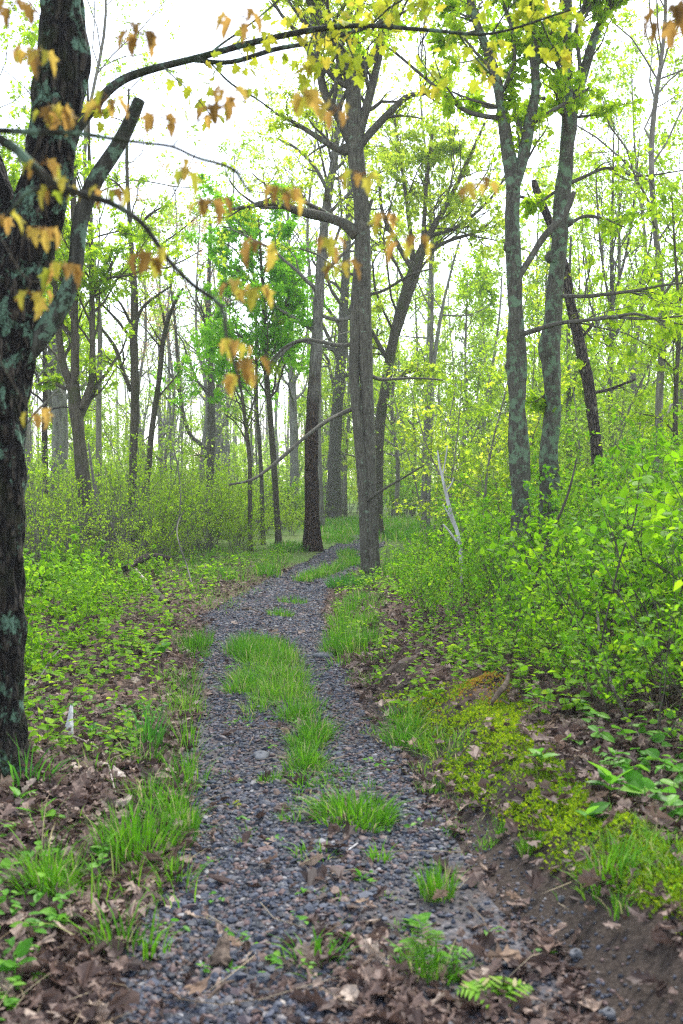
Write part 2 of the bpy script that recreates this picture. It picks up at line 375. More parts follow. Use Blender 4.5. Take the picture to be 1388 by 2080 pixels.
# ------------------------------------------------------------------ ground and path
def grow_axis(a0, step, dense, end, k=1.12):
    o = [a0]
    while o[-1] < end:
        o.append(o[-1] + step)
        if o[-1] > dense: step *= k
    return np.array(o)
ys = grow_axis(-6, .07, 9, 320, 1.045)
xp = grow_axis(0, .06, 2.2, 260, 1.075); xs = np.concatenate([-xp[:0:-1], xp])
X, Yg = np.meshgrid(xs, ys)
Z = h(X, Yg)
nx, ny = len(xs), len(ys)
i = np.arange(ny - 1)[:, None] * nx; j = np.arange(nx - 1)[None]
q = np.stack([i + j, i + j + 1, i + nx + j + 1, i + nx + j], -1).reshape(-1, 4)
g = Geo(); g.add(np.stack([X, Yg, Z], -1), q.ravel(), np.full(len(q), 4))
ground = link('ground', g.mesh('ground', [M['ground']])); tag(ground, 'forest floor of brown soil and fallen leaves', 'ground', kind='structure')
a = np.interp(Yg, YRk, XRk); b = np.interp(Yg, YLk, XLk)
soil = smooth(-.1, .02, X - a) * (1 - smooth(.36, .56, X - a + .08 * nz(X, Yg, 5, 5))) * (1 - smooth(7, 9, Yg))
soil = np.maximum(soil, .8 * smooth(-.1, .1, X - b) * smooth(-.1, .1, a - X))
green = smooth(13, 22, Yg) * (.75 + .3 * nz(X, Yg, .8, 6))
for nm, arr in (('soil', soil), ('green', np.clip(green, 0, 1))):
    at = ground.data.attributes.new(nm, 'FLOAT', 'POINT'); at.data.foreach_set('value', arr.ravel().astype(np.float32))
py_ = np.concatenate([np.arange(-3, 12, .1), np.arange(12, 34.5, .3)]); us = np.linspace(0, 1, 26)
Yp = np.repeat(py_[:, None], 26, 1); Lx = xl(py_)[:, None] - .05; Rx = xr(py_)[:, None] + .03
Xp = Lx + (Rx - Lx) * us[None]
edge = np.minimum(us, 1 - us)[None]
Zp = h(Xp, Yp) + np.where(edge < .01, -.02, .006)
i = np.arange(len(py_) - 1)[:, None] * 26; j = np.arange(25)[None]
q = np.stack([i + j, i + j + 1, i + 27, i + 26 + j], -1) if False else np.stack(np.broadcast_arrays(i + j, i + j + 1, i + 26 + j + 1, i + 26 + j), -1)
g = Geo(); g.add(np.stack([Xp, Yp, Zp], -1), q.reshape(-1, 4).ravel(), np.full(q.size // 4, 4))
tag(link('path', g.mesh('path', [M['path']])), 'two track gravel path winding into the woods', 'path', kind='structure')

# ------------------------------------------------------------------ gravel stones
def ico():
    t = (1 + 5 ** .5) / 2
    v = nrm(np.array([(-1, t, 0), (1, t, 0), (-1, -t, 0), (1, -t, 0), (0, -1, t), (0, 1, t), (0, -1, -t), (0, 1, -t), (t, 0, -1), (t, 0, 1), (-t, 0, -1), (-t, 0, 1)], float))
    f = np.array([(0, 11, 5), (0, 5, 1), (0, 1, 7), (0, 7, 10), (0, 10, 11), (1, 5, 9), (5, 11, 4), (11, 10, 2), (10, 7, 6), (7, 1, 8), (3, 9, 4), (3, 4, 2), (3, 2, 6), (3, 6, 8), (3, 8, 9), (4, 9, 5), (2, 4, 11), (6, 2, 10), (8, 6, 7), (9, 8, 1)])
    return v, f
IV, IF = ico()
def stones(g, Pn, size, rnd, flat=.6, rng=R, smooth_=True):
    n = len(Pn)
    V = IV[None] * (1 + rng.uniform(-.38, .38, (n, 12, 1)))
    V = V * np.stack([rng.uniform(.8, 1.3, n), rng.uniform(.6, 1.0, n), rng.uniform(flat * .7, flat * 1.25, n)], 1)[:, None]
    a = rng.uniform(0, 2 * PI, n); t = rng.normal(0, .35, n)
    c, s = np.cos(t)[:, None], np.sin(t)[:, None]
    V = np.stack([V[..., 0], V[..., 1] * c - V[..., 2] * s, V[..., 1] * s + V[..., 2] * c], -1)
    c, s = np.cos(a)[:, None], np.sin(a)[:, None]
    V = np.stack([V[..., 0] * c - V[..., 1] * s, V[..., 0] * s + V[..., 1] * c, V[..., 2]], -1)
    V = V * size[:, None, None] + Pn[:, None]
    loops = (np.arange(n)[:, None] * 12 + IF.ravel()[None]).ravel()
    g.add(V.reshape(-1, 3), loops, np.full(n * 20, 3), np.repeat(rnd, 20), 0, smooth_)
def path_u(x, y):
    l = xl(y); r = xr(y)
    return (x - l) / np.maximum(r - l, .2)
g = Geo()
n = 120000
y = 2.2 + (R.random(n) ** 1.85) * 32
u = R.uniform(-.03, 1.02, n); l = xl(y); r = xr(y); x = l + (r - l) * u
keep = R.random(n) < np.clip(.80 + .95 * nz(x, y, 1.4, 11) - .35 * np.exp(-((u - .52) / .12) ** 2) - 1.1 * smooth(.12, -.05, u) - .8 * smooth(.9, 1.05, u), .10, 1)
x, y = x[keep], y[keep]; n = len(x)
sz = np.clip(R.lognormal(math.log(.0092), .40, n), .004, .024) * np.interp(y, [2, 10, 24], [1, 1.15, 1.9])
stones(g, np.stack([x, y, h(x, y) + .006 + sz * .22], 1), sz, R.random(n), .55, R, False)
n = 1700; y = 2.4 + R.random(n) ** 1.5 * 5; x = xr(y) + np.abs(R.normal(0, .11, n)); sz = R.uniform(.003, .011, n)
stones(g, np.stack([x, y, h(x, y) + sz * .2], 1), sz, R.random(n))
tag(link('gravel', g.mesh('gravel', [M['gravel']])), 'blue grey and rust crushed stone on the tracks', 'gravel', kind='stuff')

# ------------------------------------------------------------------ leaf litter
def rdir(n, zmin=-1, zmax=1, rng=R):
    a = rng.uniform(0, 2 * PI, n); z = rng.uniform(zmin, zmax, n); s = np.sqrt(np.maximum(0, 1 - z * z))
    return np.stack([np.cos(a) * s, np.sin(a) * s, z], 1)
def scatter(n, y0, y1, p, wid=.42, pad=1.3):
    y = y0 + (R.random(n) ** p) * (y1 - y0); x = R.uniform(-1, 1, n) * (wid * y + pad)
    return x, y
def moss_band(x, y):
    e = xr(y) + np.interp(y, [2, 3, 4, 5, 6, 7], [.38, .35, .24, .16, .12, .10]); d = x - e
    wdt = np.interp(y, [2, 4, 5.5, 6.6, 7.6], [.5, .45, .7, .6, .1]) + .12 * nz(x, y, 3, 12)
    return smooth(-.04, .07, d) * (1 - smooth(wdt - .15, wdt, d)) * (1 - smooth(6.6, 7.6, y))
g = Geo()
n = 160000
x, y = scatter(n, 1.2, 20, 2.0)
u = path_u(x, y)
on = smooth(-.05, .06, u) * smooth(1.05, .95, u)
front = smooth(3.9, 2.8, y + .3 * nz(x, y, 2.5, 14)) * (.10 + .9 * smooth(.42, .66, u) * (1 - .75 * smooth(.84, .98, u)))
pth = np.clip(.03 + .10 * smooth(.15, .0, u) + .72 * front + .10 * (np.abs(u - .55) < .12), 0, 1)
eo = np.interp(y, [2, 3, 4, 5, 6, 7], [.38, .35, .24, .16, .12, .10]); soilz = smooth(-.02, .06, x - xr(y)) * (1 - smooth(eo - .06, eo + .04, x - xr(y))) * (y < 7.5)
p = np.where((on > .5), pth, 1.0) * (1 - .965 * soilz) * (1 - .86 * moss_band(x, y))
p *= np.clip(.75 + .5 * nz(x, y, 1.5, 15), .2, 1)
k = R.random(n) < p; x, y = x[k], y[k]; n = len(x)
onk = on[k] > .5
lv = R.random(n) ** 2
z = h(x, y) + .010 + .045 * lv * np.where(onk, .35, 1)
sz = np.clip(R.lognormal(math.log(.050), .38, n), .020, .09) * np.interp(y, [2, 6, 12], [1, .95, .8])
ax = rdir(n, -.3, .35); nm = nrm(np.array([0, 0, 1.]) + R.normal(0, .6, (n, 3)))
col = np.clip(R.beta(1.7, 1.8, n) * 1.0 + .2 * (lv - .3), 0, 1)
kd = R.integers(0, 4, n)
for q, kn in enumerate(('oak', 'oak_flat', 'curl', 'frag')):
    s = kd == q
    leaves(g, kn, np.stack([x, y, z], 1)[s], ax[s], nm[s], sz[s] * (.75 if kn in ('frag', 'curl') else 1.35), col[s], 0, .055)
tag(link('leaf_litter', g.mesh('leaf_litter', [M['litter']])), 'layer of brown fallen oak and maple leaves', 'leaf litter', kind='stuff')
g2_ = Geo(); n = 22000; y = 2.2 + R.random(n) ** 1.7 * 20; u = np.where(R.random(n) < .55, R.beta(.5, .5, n), R.random(n)) * 1.06 - .03; x = xl(y) + (xr(y) - xl(y)) * u
k = R.random(n) < np.clip(.16 + .9 * nz(x, y, 1.8, 51) + .4 * np.exp(-((u - .52) / .14) ** 2) + .4 * smooth(.8, 1, u), .05, 1); x, y = x[k], y[k]; n = len(x)
leaves(g2_, 'frag', np.stack([x, y, h(x, y) + .017], 1), rdir(n, -.2, .2), nrm(np.array([0, 0, 1.]) + R.normal(0, .4, (n, 3))), R.uniform(.012, .034, n), np.clip(R.beta(1.4, 2.4, n), 0, 1), 0, .08)
tag(link('leaf_crumbs', g2_.mesh('leaf_crumbs', [M['litter']])), 'brown leaf crumbs strewn over the gravel', 'leaf litter', kind='stuff')
# dead stalks and needle-fine sticks among the leaves
g = Geo()
n = 2200; x, y = scatter(n, 2.0, 14, 1.8)
u = path_u(x, y); k = (R.random(n) < np.where((u > 0) & (u < 1.7), .12, 1)) & (moss_band(x, y) < .5); x, y = x[k], y[k]
for a_, b_ in zip(x, y):
    L_ = R.uniform(.06, .45); an = R.uniform(0, 2 * PI); dz = R.uniform(-.05, .25)
    p0 = np.array([a_, b_, float(h(a_, b_)) + .03]); d = np.array([math.cos(an), math.sin(an), dz]) * L_
    tube(g, [p0, p0 + d * .5 + R.normal(0, .012, 3), p0 + d], [.0018, .0015, .0008], 4, R.random())
tag(link('dead_stalk_litter', g.mesh('dead_stalk_litter', [M['straw']])), 'fine pale dead stalks lying among fallen leaves', 'twig litter', kind='stuff')

# ------------------------------------------------------------------ moss
g = Geo()
n = 90000
y = 2.2 + R.random(n) ** 1.3 * 5.4; x = xr(y) + R.uniform(.0, 1.3, n)
mb = moss_band(x, y); k = R.random(n) < mb * np.clip(.75 + .9 * nz(x, y, 3.5, 16) + .8 * nz(x, y, 8, 19), .02, 1); x, y = x[k], y[k]; n = len(x)
bump_ = np.clip(nz(x, y, 11, 17) + .5 * nz(x, y, 24, 27), -.5, 1) * .03
orange = np.exp(-(((x - G(1000, 1405)[0]) / .2) ** 2 + ((y - G(1000, 1405)[1]) / .22) ** 2))
col = np.clip(R.beta(2.5, 2.5, n) * .84 + .14 * np.clip(nz(x, y, 2.5, 18), -1, 1) , 0, .86); col = np.where(R.random(n) < orange * 1.1, R.uniform(.9, 1, n), col)
leaves(g, 'rhomb', np.stack([x, y, h(x, y) + np.maximum(bump_, 0) + .002 + orange * .10], 1), rdir(n, .15, .95), rdir(n), R.uniform(.012, .026, n), col)
tag(link('moss', g.mesh('moss', [M['moss']])), 'yellow green moss covering the bank', 'moss', kind='stuff')

# ------------------------------------------------------------------ grass
def tuft(cx, cy, rx, ry, n, hgt, spread=.5, wid=.0022, rng=R, pix=True, mat='grass', hue=0.0):
    """blades of one clump at photo point (cx,cy), radii in metres"""
    p = G(cx, cy) if pix else np.array([cx, cy, 0])
    a = rng.uniform(0, 2 * PI, n); q = np.sqrt(rng.random(n))
    x = p[0] + rx * q * np.cos(a); y = p[1] + ry * q * np.sin(a)
    hh = hgt * rng.uniform(.45, 1.1, n) * (1 - .35 * q)
    out = np.stack([np.cos(a) * q, np.sin(a) * q, 0 * a], 1) * .8 + rng.normal(0, .4, (n, 3)) * [1, 1, 0]
    lean = out * hh[:, None] * spread
    rnd = np.clip(rng.beta(1.6, 1.6, n) * .92 + hue, 0, .93); rnd = np.where(rng.random(n) < .06, 1.0, rnd)
    g = Geo(); blades(g, np.stack([x, y, h(x, y) - .005], 1), hh, lean, wid * rng.uniform(.7, 1.3, n), rnd, rng)
    return g
TUFTS = [  # px, py(base), rx, ry, n, height, spread, width, label
 (888, 1828, .07, .06, 170, .20, .45, .0022, 'upright grass clump growing alone on the gravel beside the bare soil'),
 (95, 1825, .11, .09, 330, .27, .7, .0025, 'dense arching grass tussock in the brown leaves'),
 (278, 1740, .17, .15, 330, .30, .55, .0028, 'big loose grass clump at the edge of the gravel behind the tussock'),
 (720, 1670, .20, .17, 420, .20, .95, .0035, 'wide bladed sprawling grass clump on the middle ridge of the path'),
 (640, 1950, .10, .07, 46, .13, 1.0, .0035, 'sparse low grass sprig on stones close to the bottom of the path'),
 (262, 1945, .13, .08, 46, .26, .6, .0042, 'few tall thin bladed grass stems standing in dark leaf litter'),
 (640, 1745, .10, .07, 40, .11, 1.0, .003, 'thin yellowish grass sprig on the gravel below the sprawling clump'),
 (597, 1668, .08, .06, 50, .10, 1.1, .003, 'small spiky grass sprig on gravel beside the sprawling clump'),
 (770, 1750, .05, .05, 40, .12, .6, .003, 'small grass sprig between the gravel and the lone upright clump'),
 (548, 1590, .07, .06, 110, .09, .7, .0022, 'small rounded grass cushion on the gravel just below the grey flat stone'),
 (1080, 1725, .05, .05, 150, .12, .35, .002, 'short bright grass brush on the edge of the moss'),
 (1025, 1690, .05, .04, 60, .08, .5, .002, 'tiny grass sprout where moss meets bare soil'),
 (988, 1720, .05, .04, 60, .06, .7, .002, 'faint grass sprout on the bare dark soil'),
 (928, 1688, .06, .05, 60, .06, .8, .002, 'low flat grass sprout in the middle of the soil strip'),
 (878, 1605, .09, .07, 120, .08, .7, .002, 'bluish low grass patch where the soil strip begins'),
 (1240, 1790, .10, .08, 90, .20, .8, .0032, 'grass clump with yellow blades overhanging the soil bank'),
 (1270, 1848, .06, .05, 34, .12, .7, .003, 'thin grass sprig low on the overhanging soil bank'),
 (300, 1520, .10, .12, 60, .36, .55, .0055, 'dark green broad bladed grass plant beside the gravel'),
 (385, 1700, .04, .05, 60, .24, .3, .0025, 'tall narrow grass wisp on the very edge of the gravel'),
 (55, 1600, .12, .08, 24, .34, .8, .006, 'dark broad grass blades at the foot of the big lichen covered trunk'),
 (570, 1252, .16, .18, 200, .16, .6, .0032, 'small isolated grass island between the two tracks'),
 (595, 1226, .20, .2, 130, .17, .6, .0035, 'yellowish grass island just behind the small isolated one'),
 (545, 1170, .25, .25, 120, .38, .4, .006, 'fern like bright grass clump on the verge before the slim trunks'),
 (708, 1190, .35, .5, 420, .30, .6, .005, 'deep green grass clump at the foot of the twin trunk'),
 (690, 1830, .03, .03, 14, .06, .8, .003, 'tiny green sprout alone on the open gravel'),
 (870, 1990, .10, .06, 70, .17, .7, .0035, 'grass clump mixed with fern in brown leaves at the bottom of the path'),
 (350, 1790, .06, .05, 22, .16, .8, .0035, 'three bladed grass sprout over pale curled oak leaves'),
]
for (cx, cy, rx, ry, n, hg, sp, w, lab) in TUFTS:
    deep = 'broad' in lab or 'deep' in lab
    solo('grass_tuft', tuft(cx, cy, rx, ry, n, hg, sp, w), [M['grass_deep' if deep else 'grass']], lab, 'grass', 'grass clumps', loc=G(cx, cy))
g = Geo()
def patch(pts, per, hgt, rad, sp=.6, wid=.003, hue=0.0):
    for cx, cy in pts:
        q_ = R.uniform(.55, 1.3); t = tuft(cx, cy, rad * q_ * R.uniform(.7, 1.3), rad * q_ * R.uniform(.7, 1.3), max(4, int(per * q_)), hgt * q_ * R.uniform(.95, 1.4), sp * R.uniform(.9, 1.8), wid * .85, hue=hue + R.uniform(-.28, .22))
        for V, L_, T_, A_ in zip(t.V, t.L, t.T, t.A): g.add(V, L_, T_, A_, 0, True)
def poly(px0, px1, py0, py1, n): return [(R.uniform(px0, px1), R.uniform(py0, py1)) for _ in range(n)]
# the big central grass island and the ridge running on from it
patch(poly(486, 584, 1312, 1352, 30), 110, .18, .12, .6)
patch(poly(465, 608, 1300, 1440, 34), 12, .11, .08, 1.0)
patch(poly(480, 590, 1350, 1420, 22), 90, .17, .15, .7, hue=.15)
patch(poly(500, 640, 1400, 1470, 18), 75, .14, .11, .7, hue=.1)
patch(poly(595, 655, 1450, 1570, 16), 70, .15, .08, .6)
patch(poly(590, 700, 1560, 1600, 6), 40, .1, .08, .8)
patch(poly(560, 800, 1590, 1640, 6), 40, .1, .08, .8)
# verge by the right track
patch([(R.uniform(0, 1) * 70 + 678 + (1310 - c) * .22, c) for c in R.uniform(1215, 1330, 36)], 90, .2, .15, .5, .0032)
patch(poly(690, 780, 1310, 1400, 12), 45, .13, .13, .7, hue=.15)
patch(poly(760, 880, 1470, 1520, 13), 60, .14, .12, .8)
patch(poly(830, 960, 1500, 1570, 10), 40, .09, .12, .8, hue=.1)
# ridge and verges farther up
patch([(605 + t * 120 + R.normal(0, 5), 1186 - t * 40 + R.normal(0, 1.5)) for t in R.random(44)], 60, .19, .15, .5, .005)
patch(poly(655, 712, 1089, 1107, 26), 60, .2, .35, .5, .008)
patch(poly(695, 722, 1117, 1142, 14), 60, .22, .18, .5, .006)
patch([(694 + t * 34, 1144 - t * 14 + R.normal(0, 1.5)) for t in R.random(14)], 50, .13, .16, .5, .006)
patch(poly(640, 760, 1058, 1084, 110), 60, .25, .9, .5, .011)
patch(poly(775, 870, 1062, 1100, 50), 50, .4, .8, .5, .012)
patch(poly(560, 625, 1106, 1124, 20), 60, .2, .3, .5, .008)
patch([(R.uniform(380, np.interp(c, [1110, 1125, 1150, 1180], [640, 615, 560, 470])), c) for c in R.uniform(1112, 1182, 80)], 36, .17, .35, .7, .006, hue=.2)
patch(poly(400, 520, 1180, 1240, 30), 16, .12, .3, .9, .004, hue=.2)
patch(poly(770, 860, 1140, 1180, 20), 60, .25, .5, .5, .007)
# left verge
patch(poly(380, 415, 1310, 1350, 8), 60, .18, .1, .5)
patch([(390 - R.random() * 60, c) for c in R.uniform(1380, 1480, 18)], 24, .17, .11, .6, hue=.12)
patch([(388 - R.random() ** 1.5 * 120, c) for c in R.uniform(1480, 1720, 26)], 24, .2, .08, .55)
patch([(390 - R.random() * 330, c) for c in R.uniform(1540, 1960, 40)], 14, .16, .08, .8, .003)
patch(poly(1200, 1388, 1670, 1790, 40), 26, .075, .12, 1.0, .0018, hue=.25)
patch(poly(880, 1380, 1560, 1720, 50), 12, .07, .1, .8, .002, hue=.1)
patch(poly(420, 980, 1500, 2040, 55), 9, .05, .03, .9, .0022, hue=.1)
tag(link('grass', g.mesh('grass', [M['grass']])), 'fresh green grass on the ridge and verges of the path', 'grass', kind='stuff')

# ------------------------------------------------------------------ branching
def at_t(path, t):
    p, r = path; f = t * (len(p) - 1); i = min(int(f), len(p) - 2); w = f - i
    return p[i] * (1 - w) + p[i + 1] * w, r[i] * (1 - w) + r[i + 1] * w, nrm(p[i + 1] - p[i])
def plen(p): return float(np.linalg.norm(np.diff(p, axis=0), axis=1).sum())
def spawn(rng, paths, n, t0, t1, ang, lf, nseg=5, wig=.18, up=.06, rf=.55, lmax=9, rmin=.002, tp=1.0):
    out = []
    for pa in paths:
        L = plen(pa[0]); nn = n if isinstance(n, int) else rng.integers(n[0], n[1] + 1)
        for _ in range(nn):
            t = t0 + (t1 - t0) * rng.random() ** tp
            p, r, T = at_t(pa, t)
            a = rng.uniform(*ang); v = nrm(np.cross(T, rng.normal(size=3)))
            d = nrm(T * math.cos(a) + v * math.sin(a))
            ln = min(L * rng.uniform(*lf) * (1.15 - .6 * t), lmax)
            q = [p]
            for _k in range(nseg):
                d = nrm(d + rng.normal(0, wig, 3) + np.array([0, 0, up])); q.append(q[-1] + d * ln / nseg)
            r0 = max(r * rf, rmin)
            out.append((np.array(q), np.linspace(r0, max(r0 * .3, rmin * .6), nseg + 1)))
    return out
def cluster_leaves(rng, g, paths, per, m, kind, size, t0=.35, droop=.5, m_idx=1, flat=.5, off=.05, jit=.03):
    P = []; D = []
    for pa in paths:
        for _ in range(per):
            p, r, T = at_t(pa, t0 + (1 - t0) * rng.random()); P.append(p); D.append(T)
    if not P: return
    P = np.repeat(np.array(P), m, 0); D = np.repeat(np.array(D), m, 0); n = len(P)
    base = np.repeat(rng.random(n // m), m)
    ax = nrm(D * .4 + rdir(n, -1, 1, rng) * .9 + np.array([0, 0, -droop]))
    nm_ = nrm(np.array([0, 0, 1.]) * flat + rng.normal(0, .5, (n, 3)))
    P = P + ax * off * rng.random((n, 1)) + rng.normal(0, jit, (n, 3))
    leaves(g, kind, P, ax, nm_, size * rng.uniform(.65, 1.2, n), np.clip(base * .65 + rng.random(n) * .35, 0, 1), m_idx)
def tubes(g, paths, n, m=0):
    for p, r in paths: tube(g, p, r, n, 0, m, cap=False)
def parse(spec, Y):
    pts = []; rad = []
    for w in spec.split():
        f = w.split(',')
        dY = float(f[3]) if len(f) > 3 else 0.0
        yy = Y + dY; px_ = float(f[0])
        if f[1] == 'g':
            x_ = (px_ - 694) * yy / F; p = np.array([x_, yy, float(h(x_, yy)) - .12])
        else: p = P3(px_, float(f[1]), yy)
        pts.append(p); rad.append(float(f[2]) / 2 / F * yy)
    return np.array(pts), np.array(rad)
def spath(spec, Y, k=6):
    p, r = parse(spec, Y)
    q = catmull(np.column_stack([p, r]), k)
    return q[:, :3], np.maximum(q[:, 3], .0015)
def hero(name, label, cat, Y, trunks, limbs, bark, leaf, kind='star', size=.07, seed=1, auto=8, t0=.45, l1=(.25, .45), per2=5, per3=4,
         clus=3, m=3, group=None, limb_bark=None, ang=(.5, 1.1), nseg=16, lump=.08, ridge=0, l1max=5, wig=.2, up=.08, twigs_on_limbs=True, droop=.5, k=6, l2f=(.3, .6), bare=(), knots=(), t1=1.0, auto_on=9, rf1=.45):
    rng = np.random.default_rng(seed)
    tp = [spath(t, Y, k) for t in trunks]
    if isinstance(lump, (int, float)): lump = [lump] * len(tp)
    base = tp[0][0][0].copy(); base[2] += .12
    root = thing(name, label, cat, base, group)
    for i_, (p, r) in enumerate(tp):
        r = r.copy()
        d = np.linalg.norm(p - p[0], axis=1)
        if i_ == 0: r = r * (1 + .75 * np.exp(-d / (1.8 * r[0] + .08)))
        g = Geo(); tube(g, p, r, nseg, 0, 0, lump[i_], rng, ridge)
        link('trunk', g.mesh('trunk', [M[bark]], base), root)
    lp = []
    for li_, l_ in enumerate(limbs):
        pa = spath(l_, Y, 5)
        if li_ not in bare: lp.append(pa)
        g = Geo(); tube(g, pa[0], pa[1], 8, 0, 0, .12, rng); link('limb', g.mesh('limb', [M[limb_bark or bark]], base), root)
    for kn in knots:
        pa = spath(kn, Y, 4); g = Geo(); tube(g, pa[0], pa[1], 14, 0, 0, .25, rng); link('knot', g.mesh('knot', [M[bark]], base), root)
    g = Geo()
    L1 = spawn(rng, tp[:auto_on], auto, t0, t1, ang, l1, 7, wig, up, rf1, l1max) if auto else []
    src = L1 + (lp if twigs_on_limbs else [])
    L2 = spawn(rng, src, per2, .2, 1, (.4, 1.1), l2f, 5, .22, .05, .5, 2.4, .004)
    L3 = spawn(rng, L2 , per3, .2, 1, (.4, 1.1), (.3, .6), 4, .22, .03, .55, 1.2, .003)
    tubes(g, L1, 6); tubes(g, L2, 4); tubes(g, L3, 3)
    if leaf: cluster_leaves(rng, g, L3 + L2, clus, m, kind, size, .25, droop)
    if g.V: link('crown', g.mesh('crown', [M[limb_bark or bark], M[leaf] if leaf else M['twig']], base), root)
    return root
# ------------------------------------------------------------------ the trees one can tell apart
T1 = hero('maple_tree', 'massive dark rough trunk with mint lichen patches and a broken stub limb', 'tree', 5.26,
     ["-14,g,108 -8,1400,96 -2,1180,90 2,950,92 8,760,100 30,620,96 60,500,104 90,380,96 112,250,94 128,120,96 126,0,82 132,-200,76 150,-500,60",
      "40,470,60 5,420,62 -30,330,60 -70,200,54 -120,0,50 -180,-300,40"],
     ["40,730,50 85,680,46 130,610,42 153,540,34 163,450,34 190,372,33 240,295,30 268,240,27 284,203,24",
      "128,300,26 165,250,24 205,200,20 245,165,18 300,143,16 410,115,14 520,85,13,-.1 640,60,12,-.2 740,52,10,-.3 880,62,8,-.4 1000,68,6,-.5 1160,20,4,-.6",
      "395,122,10 470,126,10 560,100,10,.1 640,86,9,.15 700,70,8,.2 790,40,6,.3 900,-20,4,.4",
      "420,115,5 450,90,5 520,40,4 600,-30,3", "430,130,4 470,170,5 520,200,4,.2 556,226,3,.3"],
     'bark_near', 'leaf_olive', 'maple', .075, 11, 0, per2=0, per3=0, nseg=96, lump=.10, ridge=.17, limb_bark='bark_limb', k=34)
# its leaves: small hanging clusters on thin shoots from the long limb
rng = np.random.default_rng(5)
lp = [spath(s, 5.1, 5) for s in ("300,143,8 520,85,8 740,52,7", "740,52,6 880,62,6 1000,68,5 1160,20,4", "560,100,6 700,70,6 900,-20,4", "640,0,4 760,-10,4 960,-10,4 1180,-20,4")]
for (p, r) in lp[3:]: pass
g = Geo()
shoots = spawn(rng, lp, 12, .05, 1, (.7, 1.5), (.08, .26), 4, .3, -.02, .35, .55, .0025)
sh2 = [spath(s, 5.0, 5) for s in ("930,66,4 960,110,4 1010,165,3", "870,62,4 850,110,3 890,170,2", "700,70,3 715,110,3 750,180,2", "1100,45,4 1120,90,3 1150,130,2", "640,60,3 625,110,3 640,130,2", "250,166,4 215,200,3 200,235,2", "330,135,3 400,200,2 440,250,2", "760,45,4 800,10,4 880,-30,3", "1000,68,4 1040,10,4 1100,-40,3")]
tubes(g, lp[3:] + shoots + sh2, 5)
cluster_leaves(rng, g, shoots, 2, 3, 'maple', .052, .4, .75, off=.06); cluster_leaves(rng, g, sh2, 4, 3, 'maple', .06, .3, .8, off=.06)
b = np.array(T1.location); link('crown', g.mesh('crown', [M['bark_limb'], M['leaf_olive']], b), T1)

hero('twin_trunk_tree', 'tall twin stemmed grey maple standing at the bend beside the path', 'tree', 16.6,
     ["761,g,24 758,1100,22 753,950,23 746,800,26 740,650,31 736,480,32 733,400,30 722,300,34 718,200,30 716,170,30 700,120,26 665,70,20 640,10,16 610,-120,10",
      "745,g,25 743,1100,23 736,950,23 728,860,23 720,760,22 722,680,24 724,600,22 728,540,18 734,480,16"],
     ["725,478,28 700,455,24 660,440,20 610,430,17,-.3 560,412,14,-.6 510,418,9,-.8 470,425,6,-1",
      "720,170,26 735,140,24 762,110,20 790,50,16 812,-20,12 830,-150,7",
      "717,190,20 715,120,18 712,60,15 708,-20,12 700,-150,8",
      "715,285,24 690,240,20 660,190,17 648,130,14 640,60,11 625,-30,8",
      "722,290,22 738,240,20 752,190,17 770,120,14 785,40,11 800,-60,8",
      "728,300,18 762,260,17 795,225,15 830,195,11 862,190,8 900,175,5",
      "705,310,16 672,295,14 640,275,11 600,250,8 560,230,5",
      "722,828,10 690,842,9 660,858,8,-.4 620,888,8,-.8 560,940,7,-1.2 515,973,6,-1.6 465,985,4,-1.8",
      "730,470,10 745,440,8 752,418,7 757,405,5", "748,760,9 770,770,8,.3 800,770,6,.5 850,768,4,.8 900,772,3,1",
      "730,690,9 700,702,8 655,695,8,.4 620,690,7,.6 580,705,6,.9 540,745,4,1.2",
      "742,1020,6 770,1000,5,-.4 820,970,4,-.8 862,945,3,-1.2",
      "742,600,8 780,590,6 830,560,5,-.4 880,545,3,-.6", "730,560,7 690,550,6 650,520,4,.3 610,505,3,.5"],
     'bark_grey', 'leaf_yellow', 'star', .08, 22, 15, .62, (.14, .34), 6, 5, 3, 3, nseg=28, lump=.07, k=10, l1max=3.4, ridge=.012, bare=(7, 8, 9, 10, 11, 12, 13), t1=.95, auto_on=1, knots=('716,300,20 704,302,22 694,304,16', '730,830,20 722,832,16 716,834,10'))
hero('brown_trunk_tree', 'straight tree with wet brown lower trunk and pale grey upper trunk', 'tree', 24,
     ["635,g,30 634,1000,28 633,900,27 637,800,25 641,740,24 646,640,21 652,540,19 659,460,18 668,390,17 680,320,15 690,200,12 695,50,8"],
     ["646,700,9 610,692,8 580,712,7 555,740,5 530,780,3", "650,640,8 690,650,7 730,640,5 770,620,3", "660,460,8 640,430,7 615,400,6 600,385,4", "668,390,8 640,340,7 600,300,5 560,280,3"],
     'bark_brown', 'leaf_yellow', 'star', .085, 33, 12, .4, (.15, .3), 5, 4, 3, 3, nseg=22, l1max=3, ridge=.05)
hero('grey_oak_tree', 'broad grey trunk where the grass meets the woods beyond the path', 'tree', 43,
     ["676,g,29 678,980,27 682,880,25 688,800,23 693,740,22 698,640,19 704,520,16 712,380,12 720,200,7"],
     ["693,740,10 670,690,8 650,650,6", "698,650,9 730,600,8 750,560,5"], 'bark_grey', 'leaf_lime', 'star', .12, 44, 12, .35, (.15, .3), 5, 4, 2, 3, l1max=5)
